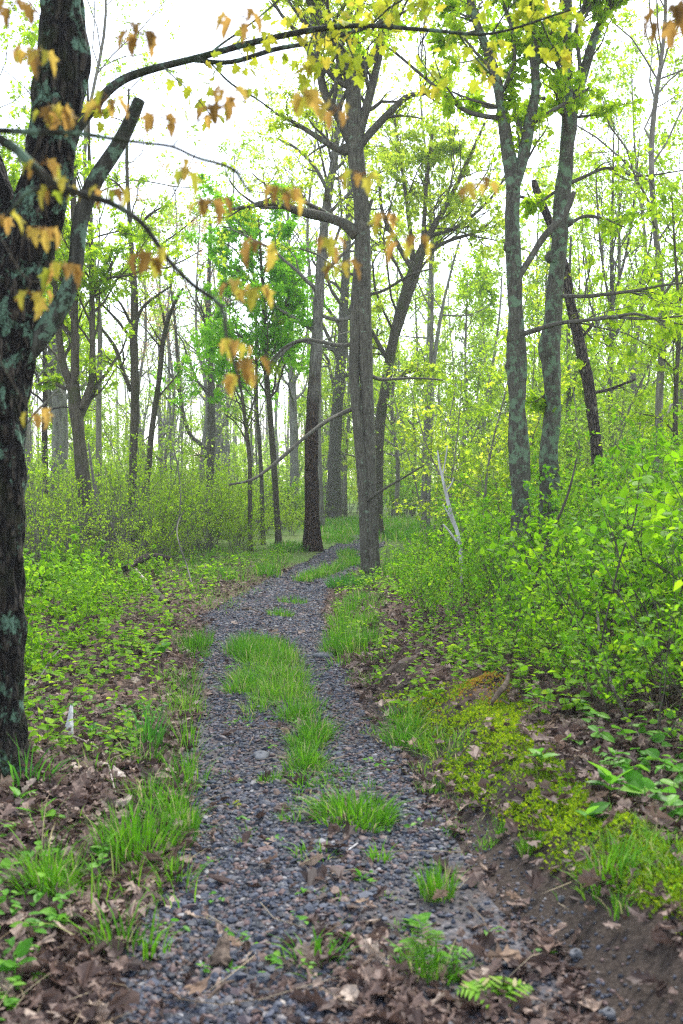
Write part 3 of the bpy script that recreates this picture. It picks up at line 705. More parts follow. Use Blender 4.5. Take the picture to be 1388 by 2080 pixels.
hero('leaning_tree', 'yellow leafed tree leaning away behind the twin trunk with a forked crown', 'tree', 30,
     ["764,g,24 768,960,22 771,870,22 783,790,21 799,690,20 822,600,19 842,540,17 870,480,14 905,420,11 945,340,8 985,250,5",
      "806,680,13 832,600,13 855,530,11 862,450,9 868,360,7 880,260,5"],
     ["795,740,12 770,700,9 745,650,6", "838,550,10 800,480,9 775,420,7 770,340,5", "850,520,9 910,490,8 970,470,6 1010,440,4", "790,780,10 820,760,7 860,750,4", "870,480,9 930,460,7 1000,400,5 1040,330,3", "842,540,10 830,440,8 815,330,6 800,230,4"],
     'bark_dark', 'leaf_yellow', 'star', .12, 55, 15, .40, (.3, .5), 6, 5, 4, 3, rf1=.3, nseg=14, l1max=6, t1=.88, l2f=(.4, .7))
hero('lichen_maple_tree', 'slender lichen speckled maple forking high, standing in the thicket', 'tree', 13,
     ["1062,g,44 1060,1050,40 1056,960,38 1052,850,34 1049,740,35 1048,640,32 1044,540,30 1041,450,28 1042,372,30 1030,290,24 1022,230,22 1008,160,20 985,90,17 958,10,14 930,-160,9",
      "1043,385,26 1056,345,24 1068,295,22 1078,240,20 1088,180,19 1084,110,17 1078,40,14 1070,-60,11 1060,-200,7"],
     ["1020,240,12 980,235,10 940,221,9 880,172,7 842,140,6 800,105,5 760,80,3",
      "1084,248,10 1105,236,9 1130,220,8 1165,200,6 1197,178,4",
      "1047,575,14 1080,520,12 1102,485,13 1130,455,14 1152,425,13 1166,390,10",
      "1050,682,11 1130,658,8,-.3 1180,652,8,-.6 1240,645,7,-.9 1290,638,6,-1.1 1340,650,4,-1.2 1400,662,3,-1.4", "1240,645,5,-.9 1300,648,5,-1.1 1350,645,4,-1.2 1410,640,3,-1.3",
      "1014,218,7 985,210,6 950,200,5 905,180,3", "1024,180,6 1045,120,8 1040,60,8 1020,0,6", "1068,290,6 1050,240,5 1040,200,4"],
     'bark_lichen', 'leaf_lime', 'maple', .075, 66, 12, .55, (.12, .26), 5, 4, 2, 3, nseg=30, lump=[.15, .10], k=14, l1max=2.2, ridge=.05, droop=.7, limb_bark='bark_grey', bare=(2,), knots=('1046,508,26 1032,502,24 1024,500,14', '1050,745,30 1034,740,24 1028,738,12', '1050,690,30 1036,688,22 1030,686,12', '1054,940,36 1044,944,26 1036,946,12', '1082,175,20 1094,172,16 1099,170,8'))
hero('lichen_maple_tree', 'thicker lichen speckled maple with a swollen knot and V fork, snagged broken branch beside it', 'tree', 13.6,
     ["1110,g,44 1112,1060,40 1117,940,36 1121,830,34 1121,740,36 1117,705,42 1124,640,33 1130,560,33 1138,470,32 1145,390,30 1150,310,28 1155,245,28 1152,160,24 1151,80,20 1152,0,18 1155,-180,10",
      "1157,260,20 1170,205,20 1186,150,19 1203,90,18 1222,45,16 1242,5,15 1262,-60,12 1300,-200,7"],
     ["1130,602,11 1180,602,8,-.2 1230,598,8,-.4 1290,590,6,-.7 1345,580,5,-.9 1410,572,3,-1",
      "1147,376,10 1185,360,7 1215,346,6 1240,342,6 1290,357,5 1330,355,4 1400,344,2",
      "1150,460,7 1185,440,6 1220,442,5 1270,462,3", "1142,380,7 1120,395,6 1095,412,5 1075,420,3", "1150,140,9 1120,100,8 1095,75,7 1070,50,5",
      "1160,240,5 1195,235,5 1230,228,4 1270,210,2", "1162,250,5 1178,150,8 1172,60,9 1190,0,8 1185,-80,5", "1130,780,5 1090,815,4 1060,812,3"],
     'bark_lichen', 'leaf_lime', 'maple', .075, 77, 12, .55, (.12, .26), 5, 4, 2, 3, nseg=30, lump=[.14, .08], k=14, l1max=2.4, ridge=.05, droop=.7, limb_bark='bark_grey', knots=('1128,525,30 1115,520,24 1109,517,12', '1120,708,36 1106,705,28 1098,704,14', '1150,452,26 1160,450,18 1165,448,9', '1118,945,36 1108,950,26 1102,954,12'))
hero('snag_tree', 'leaning reddish brown dead trunk with peeling bark and a snapped top', 'dead tree', 17,
     ["1218,g,22 1216,1000,21 1210,900,22 1198,800,23 1188,740,23 1176,690,22 1158,610,20 1146,540,18 1128,480,16 1108,430,16 1090,385,15 1084,366,10"],
     ["1108,430,9 1085,410,8 1060,400,6 1040,395,4", "1176,690,8 1196,670,7 1205,655,5", "1198,800,7 1240,790,6 1290,770,4"],
     'bark_red', None, seed=88, auto=0, per2=3, per3=2, nseg=18, lump=.12, ridge=.06, k=8)
hero('forked_tree', 'three forked dark tree rising from the grey brush', 'tree', 20,
     ["173,g,32 175,1050,29 170,980,28 164,920,26 158,860,25 152,815,26 152,760,16 152,690,15 151,560,14 150,420,12 148,250,8 146,60,5",
      "157,830,18 142,780,17 128,735,15 120,680,13 114,600,11 104,480,8 90,350,5",
      "165,830,16 178,800,15 187,770,13 188,700,12 187,600,11 185,480,9 182,330,7 178,150,4"],
     ["135,790,8 115,780,7 95,775,5 75,782,3", "152,690,7 110,640,6 70,600,4", "187,600,7 215,560,6 235,520,4"],
     'bark_dark', 'leaf_lime', 'star', .10, 99, 12, .28, (.2, .4), 5, 5, 2, 4, nseg=16, l1max=3)
hero('slim_dark_tree', 'slim dark straight tree with one side limb reaching away, ahead of the pale grove', 'tree', 24,
     ["270,g,20 270,985,17 271,920,16 274,850,17 274,760,17 272,690,17 274,620,15 270,540,12 263,440,9 258,330,7 262,180,4"],
     ["266,795,9 250,755,8 238,715,8 224,690,7 207,668,5", "276,660,8 290,625,6 320,600,5 350,580,3", "266,480,6 300,440,5 330,420,3", "262,400,5 235,370,4 215,360,3"],
     'bark_dark', 'leaf_lime', 'star', .085, 111, 10, .45, (.15, .3), 5, 4, 2, 3, l1max=2.6)
hero('slim_dark_tree', 'thin curved dark tree splaying out beside the slim straight one', 'tree', 25,
     ["296,g,15 298,990,13 303,940,12 308,880,12 318,810,11 326,750,10 332,690,9 345,640,8 358,610,6 372,585,4"],
     ["335,660,5 330,630,4 322,600,3", "318,810,4 345,780,3 365,755,2"], 'bark_dark', 'leaf_pink', 'rhomb', .06, 122, 4, .6, (.1, .2), 4, 3, 1, 2, l1max=2)
hero('pale_grove_tree', 'thick pale grey trunk half hidden by the forked dark tree', 'tree', 31,
     ["121,g,36 121,960,33 122,900,32 122,850,31 120,780,27 114,700,24 105,560,19 100,400,12 98,200,6"], ["112,860,13 100,800,12 92,740,9 85,650,6"],
     'bark_pale', 'leaf_lime', 'star', .11, 133, 12, .35, (.15, .3), 5, 4, 2, 3, l1max=4)
hero('pale_grove_tree', 'thin reddish grey trunk beside the thick pale one in the brush', 'tree', 30,
     ["92,g,14 92,960,12 91,880,12 92,800,10 90,650,8 85,450,4"], [], 'bark_red', 'leaf_pale', 'star', .09, 144, 8, .5, (.15, .3), 4, 3, 2, 3)
hero('crooked_tree', 'grey tree with a low limb sweeping out and up, above the far brush', 'tree', 33,
     ["428,g,18 428,950,17 430,880,17 430,800,15 426,700,12 424,600,9 428,450,6"],
     ["422,915,10 405,900,9 388,885,8 375,850,8 366,800,8 362,740,7 356,660,6 345,560,4", "426,930,6 410,925,5 395,925,3", "430,820,6 450,760,5 465,700,3"],
     'bark_grey', 'leaf_pink', 'rhomb', .07, 155, 10, .45, (.2, .35), 5, 4, 1, 2, l1max=4)
GREEN = dict(leaf='leaf_green', kind='star', size=.085)
hero('young_green_tree', 'slender tree leaning slightly with the deep green dense crown, thickest of three stems', 'tree', 25,
     ["567,g,14 566,1090,12 560,1000,12 555,920,12 548,830,11 542,760,10 538,680,9 535,600,7 530,520,5 525,440,3"],
     ["540,700,5 570,640,4 600,600,3", "536,610,5 500,560,4 460,540,3", "534,560,4 560,500,4 590,470,3", "542,740,5 500,690,4 450,660,3", "532,520,4 490,470,4 450,460,2"],
     'bark_dark', 'leaf_green', 'star', .10, 166, 24, .46, (.22, .42), 6, 5, 3, 4, l1max=4.2)
hero('young_green_tree', 'middle slim sapling of three, straight and grey brown', 'tree', 25.5,
     ["536,g,9 534,1060,8 532,980,8 527,900,8 522,830,7 521,740,6 520,640,5 512,520,4 505,430,3"],
     ["520,650,4 490,610,3 455,590,2", "516,560,4 480,510,3 450,490,2", "521,740,3 480,720,3 430,700,2"], 'bark_grey', 'leaf_green', 'star', .10, 177, 20, .44, (.22, .40), 6, 4, 3, 4, l1max=4.2)
hero('young_green_tree', 'bare mossy slim sapling closest to the path among three, forking low', 'tree', 23.5,
     ["509,g,10 509,1100,9 508,1000,9 507,930,9 500,870,8 493,810,6 485,770,5 470,720,3"], ["500,870,5 512,830,4 522,790,3", "493,820,4 478,790,3 455,760,2", "503,900,4 480,860,3 455,840,2"],
     'bark_dark', 'leaf_lime', 'star', .07, 188, 6, .5, (.1, .2), 3, 3, 1, 2, l1max=1.4)
hero('far_grey_tree', 'hazy blue grey trunk between the brown trunk and the slim saplings', 'tree', 42,
     ["598,g,19 598,960,18 597,880,17 595,800,15 592,700,12 588,560,9 585,400,5"], [], 'bark_pale', 'leaf_lime', 'star', .12, 199, 14, .4, (.15, .3), 5, 4, 1, 3, l1max=5)
hero('far_grey_tree', 'hazy grey trunk rising behind the white dead sapling', 'tree', 40,
     ["862,g,18 865,960,15 868,880,13 870,780,11 872,660,8 874,520,5"], [], 'bark_pale', 'leaf_lime', 'star', .12, 210, 12, .35, (.15, .3), 5, 4, 1, 3, l1max=4)
hero('leaning_pole_tree', 'thin pale pole leaning across the bright gap of sky', 'tree', 34,
     ["868,g,9 875,900,8 880,760,8 888,690,8 900,620,6 912,570,5 925,520,4 950,440,2"], ["900,640,4 950,640,3 1000,620,2 1050,600,1"], 'bark_pale', 'leaf_pale', 'rhomb', .07, 221, 5, .4, (.1, .22), 4, 3, 1, 2)
hero('leaning_pole_tree', 'thin grey pole leaning toward the lichen maples', 'tree', 28,
     ["970,g,10 976,960,9 983,860,8 993,790,7 1003,730,5 1015,640,4 1020,560,3"], ["995,780,4 985,730,3 975,690,2"], 'bark_pale', 'leaf_pale', 'star', .08, 232, 6, .4, (.12, .25), 4, 3, 1, 3)
hero('thicket_tree', 'slim straight grey tree between the knotted maple and the dead snag', 'tree', 24,
     ["1158,g,11 1158,960,11 1156,860,10 1155,760,9 1155,640,7 1160,480,4"], [], 'bark_grey', 'leaf_lime', 'star', .09, 243, 10, .35, (.15, .3), 5, 4, 2, 3)
hero('plume_tree', 'upright multi branched pale green tree against the white sky', 'tree', 29,
     ["1243,g,12 1242,900,11 1240,760,10 1244,640,9 1243,540,8 1244,440,6 1246,330,4 1248,230,2"],
     ["1243,640,6 1225,540,5 1215,440,4 1210,330,2", "1244,620,6 1275,500,5 1290,390,4 1300,280,2", "1242,700,6 1290,600,5 1320,500,4 1335,380,2", "1241,720,5 1200,620,4 1185,520,3", "1244,520,4 1260,420,3 1270,310,2"],
     'bark_grey', 'leaf_pale', 'rhomb', .07, 254, 14, .35, (.2, .35), 7, 5, 2, 2, ang=(.3, .7), l1max=4, up=.2)
hero('edge_tree', 'thin dark sapling near the edge of the view with a sparse lime crown', 'tree', 18,
     ["1376,g,12 1375,960,11 1372,860,10 1375,760,9 1380,650,7 1372,520,5 1365,400,3"], ["1376,760,4 1340,720,3 1310,700,2", "1376,640,4 1350,600,3 1320,590,2", "1372,880,4 1340,850,3 1300,840,2"], 'bark_dark', 'leaf_lime', 'star', .085, 265, 12, .35, (.2, .35), 5, 4, 2, 3)
# leafy maples that fill the green behind the big trunk and the right-hand wall of green
FILL = [(60, 26, 'leaf_lime', 'leafy maple filling the gap behind the big rough trunk', 'star', .11, 10), (205, 27, 'leaf_lime', 'tall airy maple behind the forked dark tree', 'star', .09, 18),
        (-60, 20, 'leaf_lime', 'leafy maple showing past the outer side of the big rough trunk', 'star', .10, 10), (860, 34, 'leaf_yellow', 'tall airy yellow maple whose crown fills the sky behind the leaning tree', 'star', .10, 19), (655, 36, 'leaf_yellow', 'airy yellow maple high behind the brown trunk', 'star', .10, 18), (1335, 19, 'leaf_lime', 'airy tall maple high against the sky past the plume shaped tree', 'star', .08, 13),
        (1310, 30, 'leaf_lime', 'lime green maple filling the thicket beyond the dead snag', 'star', .11, 14), (1100, 38, 'leaf_lime', 'bright green maple seen between the two lichen maples', 'star', .12, 12),
        (940, 36, 'leaf_lime', 'low lime green maple behind the leaning poles', 'star', .11, 9), (1400, 22, 'leaf_lime', 'lime maple leaning in beside the thin edge sapling', 'star', .09, 9), (800, 50, 'leaf_yellow', 'yellow green maple far behind the twin trunk', 'star', .14, 14), (330, 44, 'leaf_pink', 'tall airy maple with pink opening buds behind the slim dark trees', 'rhomb', .08, 15),
        (1200, 44, 'leaf_lime', 'tall green maple behind the plume shaped tree', 'star', .13, 15), (700, 58, 'leaf_lime', 'green maple closing the view at the end of the path', 'star', .15, 13)]
for q, (px_, Y, lm, lab, kd, sz, ht) in enumerate(FILL):
    top = HOR - (ht - CZ) * F / Y
    dx = R.uniform(-20, 20)
    hero('leafy_maple_tree', lab, 'tree', Y, [f"{px_},g,{.19 / Y * F:.1f} {px_ + dx * .4},{HOR - 1.5 * F / Y:.0f},{.15 / Y * F:.1f} {px_ + dx + R.uniform(-14, 14)},{HOR * .72 + top * .28:.0f},{.13 / Y * F:.1f} {px_ + dx + R.uniform(-22, 22)},{HOR * .45 + top * .55:.0f},{.10 / Y * F:.1f} {px_ + dx + R.uniform(-26, 26)},{HOR * .22 + top * .78:.0f},{.07 / Y * F:.1f} {px_ + dx * 1.4},{top:.0f},{.04 / Y * F:.1f}"],
         [], 'bark_far', lm, kd, sz, 300 + q, (24 if px_ > 500 else 15) if 'airy' in lab else 22, .42 if 'airy' in lab else .2, (.25, .42), 6, 4, 3 if 'airy' in lab else 2, 3 if 'airy' in lab else 4, l1max=4.8, nseg=10)

# ------------------------------------------------------------------ woods behind: copies of six kinds of slim tree
def woods_proto(seed, ht, leaf, bark, lean, leafy, sz):
    rng = np.random.default_rng(seed)
    C = [np.array([0, 0, -.2])]
    for s in np.linspace(.2, 1, 5): C.append(np.array([lean * s * s * ht + rng.normal(0, .12), rng.normal(0, .15), ht * s]))
    p = catmull(C, 4); r = np.linspace(.12, .02, len(p)) * (ht / 13)
    g1 = Geo(); tube(g1, p, r, 8, 0, 0, .08, rng)
    g2 = Geo()
    L1 = spawn(rng, [(p, r)], 22, .16, .98, (.4, 1.1), (.12, .3), 6, .2, .12, .5, 4)
    L2 = spawn(rng, L1, 4, .2, 1, (.4, 1.1), (.3, .6), 4, .22, .05, .5, 2, .006); L3 = spawn(rng, L2, 3, .2, 1, (.4, 1.1), (.4, .7), 3, .2, .03, .5, 1, .004)
    tubes(g2, L1, 4); tubes(g2, L2, 3); tubes(g2, L3, 3)
    cluster_leaves(rng, g2, L2 + L3, leafy, 3, 'rhomb', sz, .2, .4, off=.1, jit=.08)
    return g1.mesh('trunk', [M[bark]]), g2.mesh('crown', [M[bark], M[leaf]])
protos = [woods_proto(1, 14, 'leaf_lime', 'bark_far', .02, 3, .13), woods_proto(2, 15, 'leaf_pale', 'bark_pale', -.05, 2, .12), woods_proto(3, 11, 'leaf_lime', 'bark_far', .08, 4, .12),
          woods_proto(4, 16, 'leaf_yellow', 'bark_far', -.02, 3, .12), woods_proto(5, 12, 'leaf_pink', 'bark_far', .04, 2, .10), woods_proto(6, 9, 'leaf_lime', 'bark_far', -.08, 5, .13), woods_proto(7, 13, 'leaf_pale', 'bark_pale', .03, 1, .075), woods_proto(8, 12, 'leaf_pink', 'bark_pale', -.03, 1, .06)]
def corridor(x, y): return (x > np.interp(y, YLk, XLk) - 1.0) & (x < np.interp(y, YRk, XRk) + 1.2) & (y < 50)
cnt = 0; tries = 0
while cnt < 130 and tries < 4000:
    tries += 1
    Y = 32 + 55 * random.random() ** .75; x = random.uniform(-1, 1) * (.40 * Y + 2)
    if x < 0 and Y < 36: continue
    if corridor(x, Y) or (abs(x / Y * F + 694 - 620) < 110 and Y < 45): continue
    pm = random.choices(range(8), [.5, 2, .3, .4, .6, .8, 6, 2] if x < -1 else [4, 2, 3, 1.2, .4, 3, 1, 0])[0]
    t, c = protos[pm]
    o = thing('woods_tree', ['slim lime leafed tree among the many standing deep in the woods', 'slim pale barked tree among the many standing deep in the woods', 'leaning grey lime leafed tree among the many deep in the woods', 'tall yellow leafed tree among the many standing deep in the woods', 'slim pink budded tree among the many standing deep in the woods', 'short bushy lime tree among the many standing deep in the woods', 'thin pale pole of a tree with few leaves deep in the woods', 'thin pale pole with pink buds deep in the woods'][pm],
              'tree', (x, Y, float(h(x, Y))), ['slim lime trees of the woods', 'pale barked trees of the woods', 'leaning grey trees of the woods', 'tall yellow trees of the woods', 'pink budded trees of the woods', 'short bushy trees of the woods', 'thin pale poles of the woods', 'thin pink budded poles of the woods'][pm])
    link('trunk', t, o); link('crown', c, o)
    s = random.uniform(.75, 1.15); w_ = .7 if pm > 5 else 1; o.scale = (s * w_, s * w_, s); o.rotation_euler = (0, 0, random.uniform(0, 6.28)); cnt += 1
g = Geo(); rng = np.random.default_rng(77)
for _ in range(260):
    Y = rng.uniform(80, 150); x = rng.uniform(-1, 1) * (.42 * Y + 4); H = rng.uniform(9, 17); ln = rng.normal(0, .6)
    tube(g, [(x, Y, 0), (x + ln * .3, Y, H * .5), (x + ln, Y, H)], [rng.uniform(.1, .2), .1, .03], 5, 0, 0)
n = 50000; Y = rng.uniform(75, 155, n); x = rng.uniform(-1, 1, n) * (.42 * Y + 4); z = rng.random(n) ** 1.9 * np.where(x < -2, 5.0, 9.0) * (1 + .35 * nz(x, Y, .15, 21))
leaves(g, 'rhomb', np.stack([x, Y, z], 1), rdir(n, -1, 1, rng), rdir(n, -1, 1, rng), rng.uniform(.25, .55, n), rng.random(n), 1)
solo('far_woods', g, [M['bark_far'], M['leaf_pale']], 'pale far mass of trees closing the view', 'woods', kind='stuff', loc=(0, 110, 0))

# ------------------------------------------------------------------ shrubs
def shrub_proto(seed, H, nst, leaf, kind, size, per, spread, stem, fl, n2=4, n3=3, clus=3, rad=.007):
    rng = np.random.default_rng(seed); st = []
    for _ in range(nst):
        a = rng.uniform(0, 6.28); d = nrm(np.array([math.cos(a) * spread, math.sin(a) * spread, 1.0])); p = [np.array([math.cos(a), math.sin(a), 0]) * rng.uniform(0, .18) - [0, 0, .05]]
        L = H * rng.uniform(.55, 1.1)
        for k_ in range(7):
            d = nrm(d + rng.normal(0, .12, 3) + [0, 0, .02]); p.append(p[-1] + d * L / 7)
        st.append((np.array(p), np.linspace(rad, rad * .35, 8)))
    g1 = Geo(); L2 = spawn(rng, st, n2, .14, 1, (.4, 1.1), (.25, .5), 4, .2, .05, .6, 1, .0022); L3 = spawn(rng, L2, n3, .2, 1, (.4, 1.0), (.3, .7), 3, .2, 0, .6, .5, .0016)
    tubes(g1, st, 5); tubes(g1, L2, 4); tubes(g1, L3, 3)
    g2 = Geo(); cluster_leaves(rng, g2, L2 + L3, clus, per, kind, size, .15, .35, 0, fl, size * .5, .015)
    return g1.mesh('stem', [M[stem]]), g2.mesh('foliage', [M[leaf]])
def place_shrub(pr, x, y, s, label, group, name='shrub', sq=1.0):
    o = thing(name, label, name.replace('_', ' '), (x, y, float(h(x, y))), group)
    link('stem', pr[0], o); link('foliage', pr[1], o)
    o.scale = (s, s, s * sq); o.rotation_euler = (random.uniform(-.08, .08), random.uniform(-.08, .08), random.uniform(0, 6.28))
    return o
near = [shrub_proto(40 + i, 1.5, 7, 'leaf_right_deep' if i % 2 else 'leaf_right', 'heart' if i != 3 else 'oval', (.058, .062, .052, .06, .064)[i], 2, .5, 'twig', 1.3, 4, 3, 2 if i != 2 else 1) for i in range(5)]
mid = [shrub_proto(50 + i, 1.9, 10, 'leaf_right_deep' if i == 2 else 'leaf_right', 'heart', .062, 2, .4, 'twig', 1.0, 5, 4, 2) for i in range(4)]
grey = [shrub_proto(60 + i, 2.0, 13, 'leaf_shrub', 'rhomb', .06, 1 if i in (0, 4) else 2, .35, 'twig_grey', .8, 5, 4, n, .009) for i, n in enumerate((1, 2, 2, 1, 1))]
low = [shrub_proto(70 + i, .7, 7, 'leaf_right', 'heart', .06, 2, .5, 'twig', 1.3, 3, 2, 2, .004) for i in range(4)]
XSk = [(4.2, 1.5), (5.5, 1.38), (7.2, 1.15), (10, .88), (13, .88), (17, 1.15), (20, 1.5), (26, 2.2), (34, 3.4), (45, 8)]
def xsh(y): return np.interp(y, [a for a, b in XSk], [b for a, b in XSk])
def tooclose(pts, x, y, d): return any((x - a) ** 2 + (y - b) ** 2 < d * d for a, b in pts)
pts = []; cnt = 0; tries = 0
while cnt < 106 and tries < 9000:
    tries += 1
    y = 4.8 + 11.5 * random.random() ** 1.1; x = random.uniform(xsh(y), .42 * y + .9); d = x - xsh(y)
    pxx = x / y * F + 694
    if tooclose(pts, x, y, .36 + .02 * y): continue
    if 700 < pxx < 830 and y < 18: continue
    s = np.clip(.36 + .62 * d, .34, 1.25) * random.uniform(.8, 1.12)
    if y > 9: s = np.clip(.42 + .30 * d, .4, 1.1) * random.uniform(.8, 1.15)
    if 850 < pxx < 970 and y > 7: s = min(s, .42)
    pts.append((x, y))
    place_shrub(random.choice(near if y < 10 else near + mid), x, y, s, 'bright green broad leafed shrub crowding the thicket around the lichen maples', 'shrubs of the bright thicket'); cnt += 1
pts = []; cnt = 0; tries = 0
while cnt < 130 and tries < 6000:
    tries += 1
    y = 16.5 + 27 * random.random() ** 1.1; x = random.uniform(xsh(y) + .2, .41 * y + 1)
    if tooclose(pts, x, y, .75): continue
    d = x - xsh(y); pts.append((x, y))
    place_shrub(random.choice(mid + grey[1:3]), x, y, np.clip(.45 + .22 * d, .45, 1.15) * random.uniform(.8, 1.15), 'leafy green shrub in the deeper thicket beyond the lichen maples', 'shrubs of the deeper thicket'); cnt += 1
XTk = [(15.5, -4.2), (18, -3.0), (21, -2.2), (24, -1.9), (26, -1.6), (30, -1.5), (38, -1.0), (44, -.6)]
pts = []; cnt = 0; tries = 0
while cnt < 190 and tries < 8000:
    tries += 1
    y = 15.5 + 27 * random.random() ** 1.25; xe = np.interp(y, [a for a, b in XTk], [b for a, b in XTk]); x = random.uniform(-.41 * y - 1, xe)
    if tooclose(pts, x, y, .6): continue
    pts.append((x, y)); d = xe - x
    browns = y < 22 and x < -4
    pr = random.choice([grey[0], grey[3], grey[4], grey[4]] if browns else [grey[0], grey[1], grey[2], grey[2], grey[3]])
    place_shrub(pr, x, y, np.clip(.5 + .35 * d, .5, 1.0) * random.uniform(.8, 1.15), 'twiggy grey stemmed shrub in the brush around the slim dark trees', 'shrubs of the grey brush', 'brushwood_bush'); cnt += 1
pts = []; cnt = 0; tries = 0
while cnt < 60 and tries < 5000:
    tries += 1
    y = 8.0 + 8.2 * random.random(); x = random.uniform(-.42 * y - .4, np.interp(y, [7, 10, 13, 16], [-2.2, -2.5, -2.7, -3.0]))
    if tooclose(pts, x, y, .4): continue
    pts.append((x, y)); d = -x - 2
    place_shrub(random.choice(low), x, y, np.clip(.45 + .3 * d, .45, 1.35) * random.uniform(.75, 1.2), 'knee high leafy seedling shrub on the floor between the big rough trunk and the path', 'low shrubs by the big trunk', 'seedling_shrub'); cnt += 1
for q in range(46):
    y = random.uniform(37, 58); x = random.uniform(-7, 10)
    if y < 44 and -1.8 < x < 1.2 + (y - 36) * .5: continue
    place_shrub(random.choice(mid + grey[1:3]), x, y, random.uniform(.7, 1.1), 'green bush closing the view where the path disappears', 'bushes at the end of the path', 'distant_bush')

# ------------------------------------------------------------------ understory: tall leafy saplings between the trunks
def sapling_proto(seed, ht, leaf, sz, cl):
    rng = np.random.default_rng(seed); st = []
    for k_ in range(rng.integers(1, 4)):
        d = nrm(np.array([rng.normal(0, .18), rng.normal(0, .18), 1])); p = [np.array([rng.normal(0, .08), rng.normal(0, .08), -.1])]
        for _ in range(8): d = nrm(d + rng.normal(0, .07, 3) + [0, 0, .04]); p.append(p[-1] + d * ht * (1 if k_ == 0 else .75) / 8)
        st.append((np.array(p), np.linspace(.028, .006, 9)))
    g1 = Geo(); tubes(g1, st, 6); g2 = Geo()
    L1 = spawn(rng, st, 15, .22, 1, (.6, 1.2), (.18, .34), 5, .2, .05, .5, 2, .005); L2 = spawn(rng, L1, 5, .15, 1, (.4, 1.1), (.3, .6), 4, .22, .02, .5, 1, .003)
    tubes(g2, L1, 4); tubes(g2, L2, 3); cluster_leaves(rng, g2, L1 + L2, cl, 3, 'star', sz, .15, .4, off=.08, flat=1.0, jit=.05)
    return g1.mesh('trunk', [M['bark_far']]), g2.mesh('crown', [M['bark_far'], M[leaf]])
sp = [sapling_proto(1, 5, 'leaf_lime', .10, 3), sapling_proto(2, 6.5, 'leaf_lime', .10, 3), sapling_proto(3, 4, 'leaf_pale', .09, 3), sapling_proto(4, 7, 'leaf_pale', .09, 2), sapling_proto(5, 5, 'leaf_yellow', .09, 2)]
pts = []; cnt = 0; tries = 0
while cnt < 110 and tries < 5000:
    tries += 1
    Y = 17 + 40 * random.random() ** .9; x = random.uniform(-1, 1) * (.40 * Y + 1); pxx = x / Y * F + 694
    if corridor(x, Y) or tooclose(pts, x, Y, 1.1) or (560 < pxx < 790 and Y < 44): continue
    if x < -1.5 and (Y < 30 or random.random() < .75): continue
    pts.append((x, Y)); q = random.choices(range(5), [3, 3, 2, 2, 1 if x > 0 else .5])[0]
    o = thing('sapling', 'leafy young tree growing in the understory between the trunks', 'sapling', (x, Y, float(h(x, Y))), 'leafy saplings of the understory')
    link('trunk', sp[q][0], o); link('crown', sp[q][1], o); s = random.uniform(.6, 1.1); o.scale = (s, s, s); o.rotation_euler = (0, 0, random.uniform(0, 6.28)); cnt += 1

# ------------------------------------------------------------------ ground cover: seedlings
g = Geo()
def seedlings(n, y0, y1, fx0, fx1, hmin, hmax, kind, size, m, dens=1.0, seed=30, p=1.4):
    y = y0 + R.random(n) ** p * (y1 - y0); x = fx0(y) + R.random(n) * (fx1(y) - fx0(y))
    k = R.random(n) < np.clip(dens * (.55 + .8 * nz(x, y, 1.2, seed)), 0, 1); x, y = x[k], y[k]
    hh = R.uniform(hmin, hmax, len(x)); z = h(x, y)
    for a_, b_, c_, d_ in zip(x, y, z, hh):
        tip = np.array([a_ + R.normal(0, .03), b_ + R.normal(0, .03), c_ + d_])
        tube(g, [(a_, b_, c_ - .01), tip], [.0018, .0012], 3, .5, 2, cap=False)
    nl = 5; P = np.repeat(np.stack([x, y, z], 1), nl, 0); H_ = np.repeat(hh, nl)
    P[:, 2] += H_ * R.uniform(.45, 1.05, len(P)); ax = rdir(len(P), -.25, .35)
    P[:, :2] += R.normal(0, .02, (len(P), 2))
    leaves(g, kind, P, ax, nrm(np.array([0, 0, 1.]) + R.normal(0, .35, P.shape)), size * R.uniform(.6, 1.25, len(P)), np.clip(R.random(len(P)) * .8 + np.repeat(R.random(len(x)), nl) * .2, 0, 1), m)
LE = lambda y: -.42 * y - .5
seedlings(950, 5.5, 15, LE, lambda y: xl(y) - .25, .06, .28, 'heart', .05, 0)
seedlings(900, 9, 20, LE, lambda y: xl(y) - .3, .1, .35, 'heart', .055, 0, 1.2, 31)
seedlings(620, 2.8, 7, LE, lambda y: xl(y) - .25, .03, .14, 'oval', .045, 1, .8, 32)
seedlings(260, 3.2, 6, lambda y: xr(y) + .75, lambda y: .42 * y + .6, .04, .16, 'oval', .075, 1, .9, 33)
seedlings(600, 5.6, 15, lambda y: xr(y) + .75, lambda y: xsh(y) + 1.2, .08, .36, 'heart', .052, 0, 1.1, 34)
seedlings(700, 14, 26, lambda y: xr(y) + .4, lambda y: xsh(y) + 2, .1, .4, 'heart', .06, 0, 1.1, 35)
seedlings(700, 14, 24, lambda y: -.3 * y, lambda y: xl(y) - .35, .05, .25, 'heart', .055, 0, .9, 36)
seedlings(420, 6.6, 16, lambda y: xr(y) + .15, lambda y: xsh(y) + .3, .05, .22, 'heart', .045, 0, 1.2, 38)
seedlings(260, 6, 14, lambda y: xl(y) - 1.3, lambda y: xl(y) - .12, .04, .16, 'heart', .04, 0, 1.0, 39)
seedlings(240, 3.2, 9, xl, xr, .02, .07, 'oval', .03, 1, .5, 37)
solo('ground_cover', g, [M['leaf_right'], M['herb'], M['twig']], 'small leafy seedlings spread over the forest floor', 'ground cover', kind='stuff', loc=(0, 0, 0))

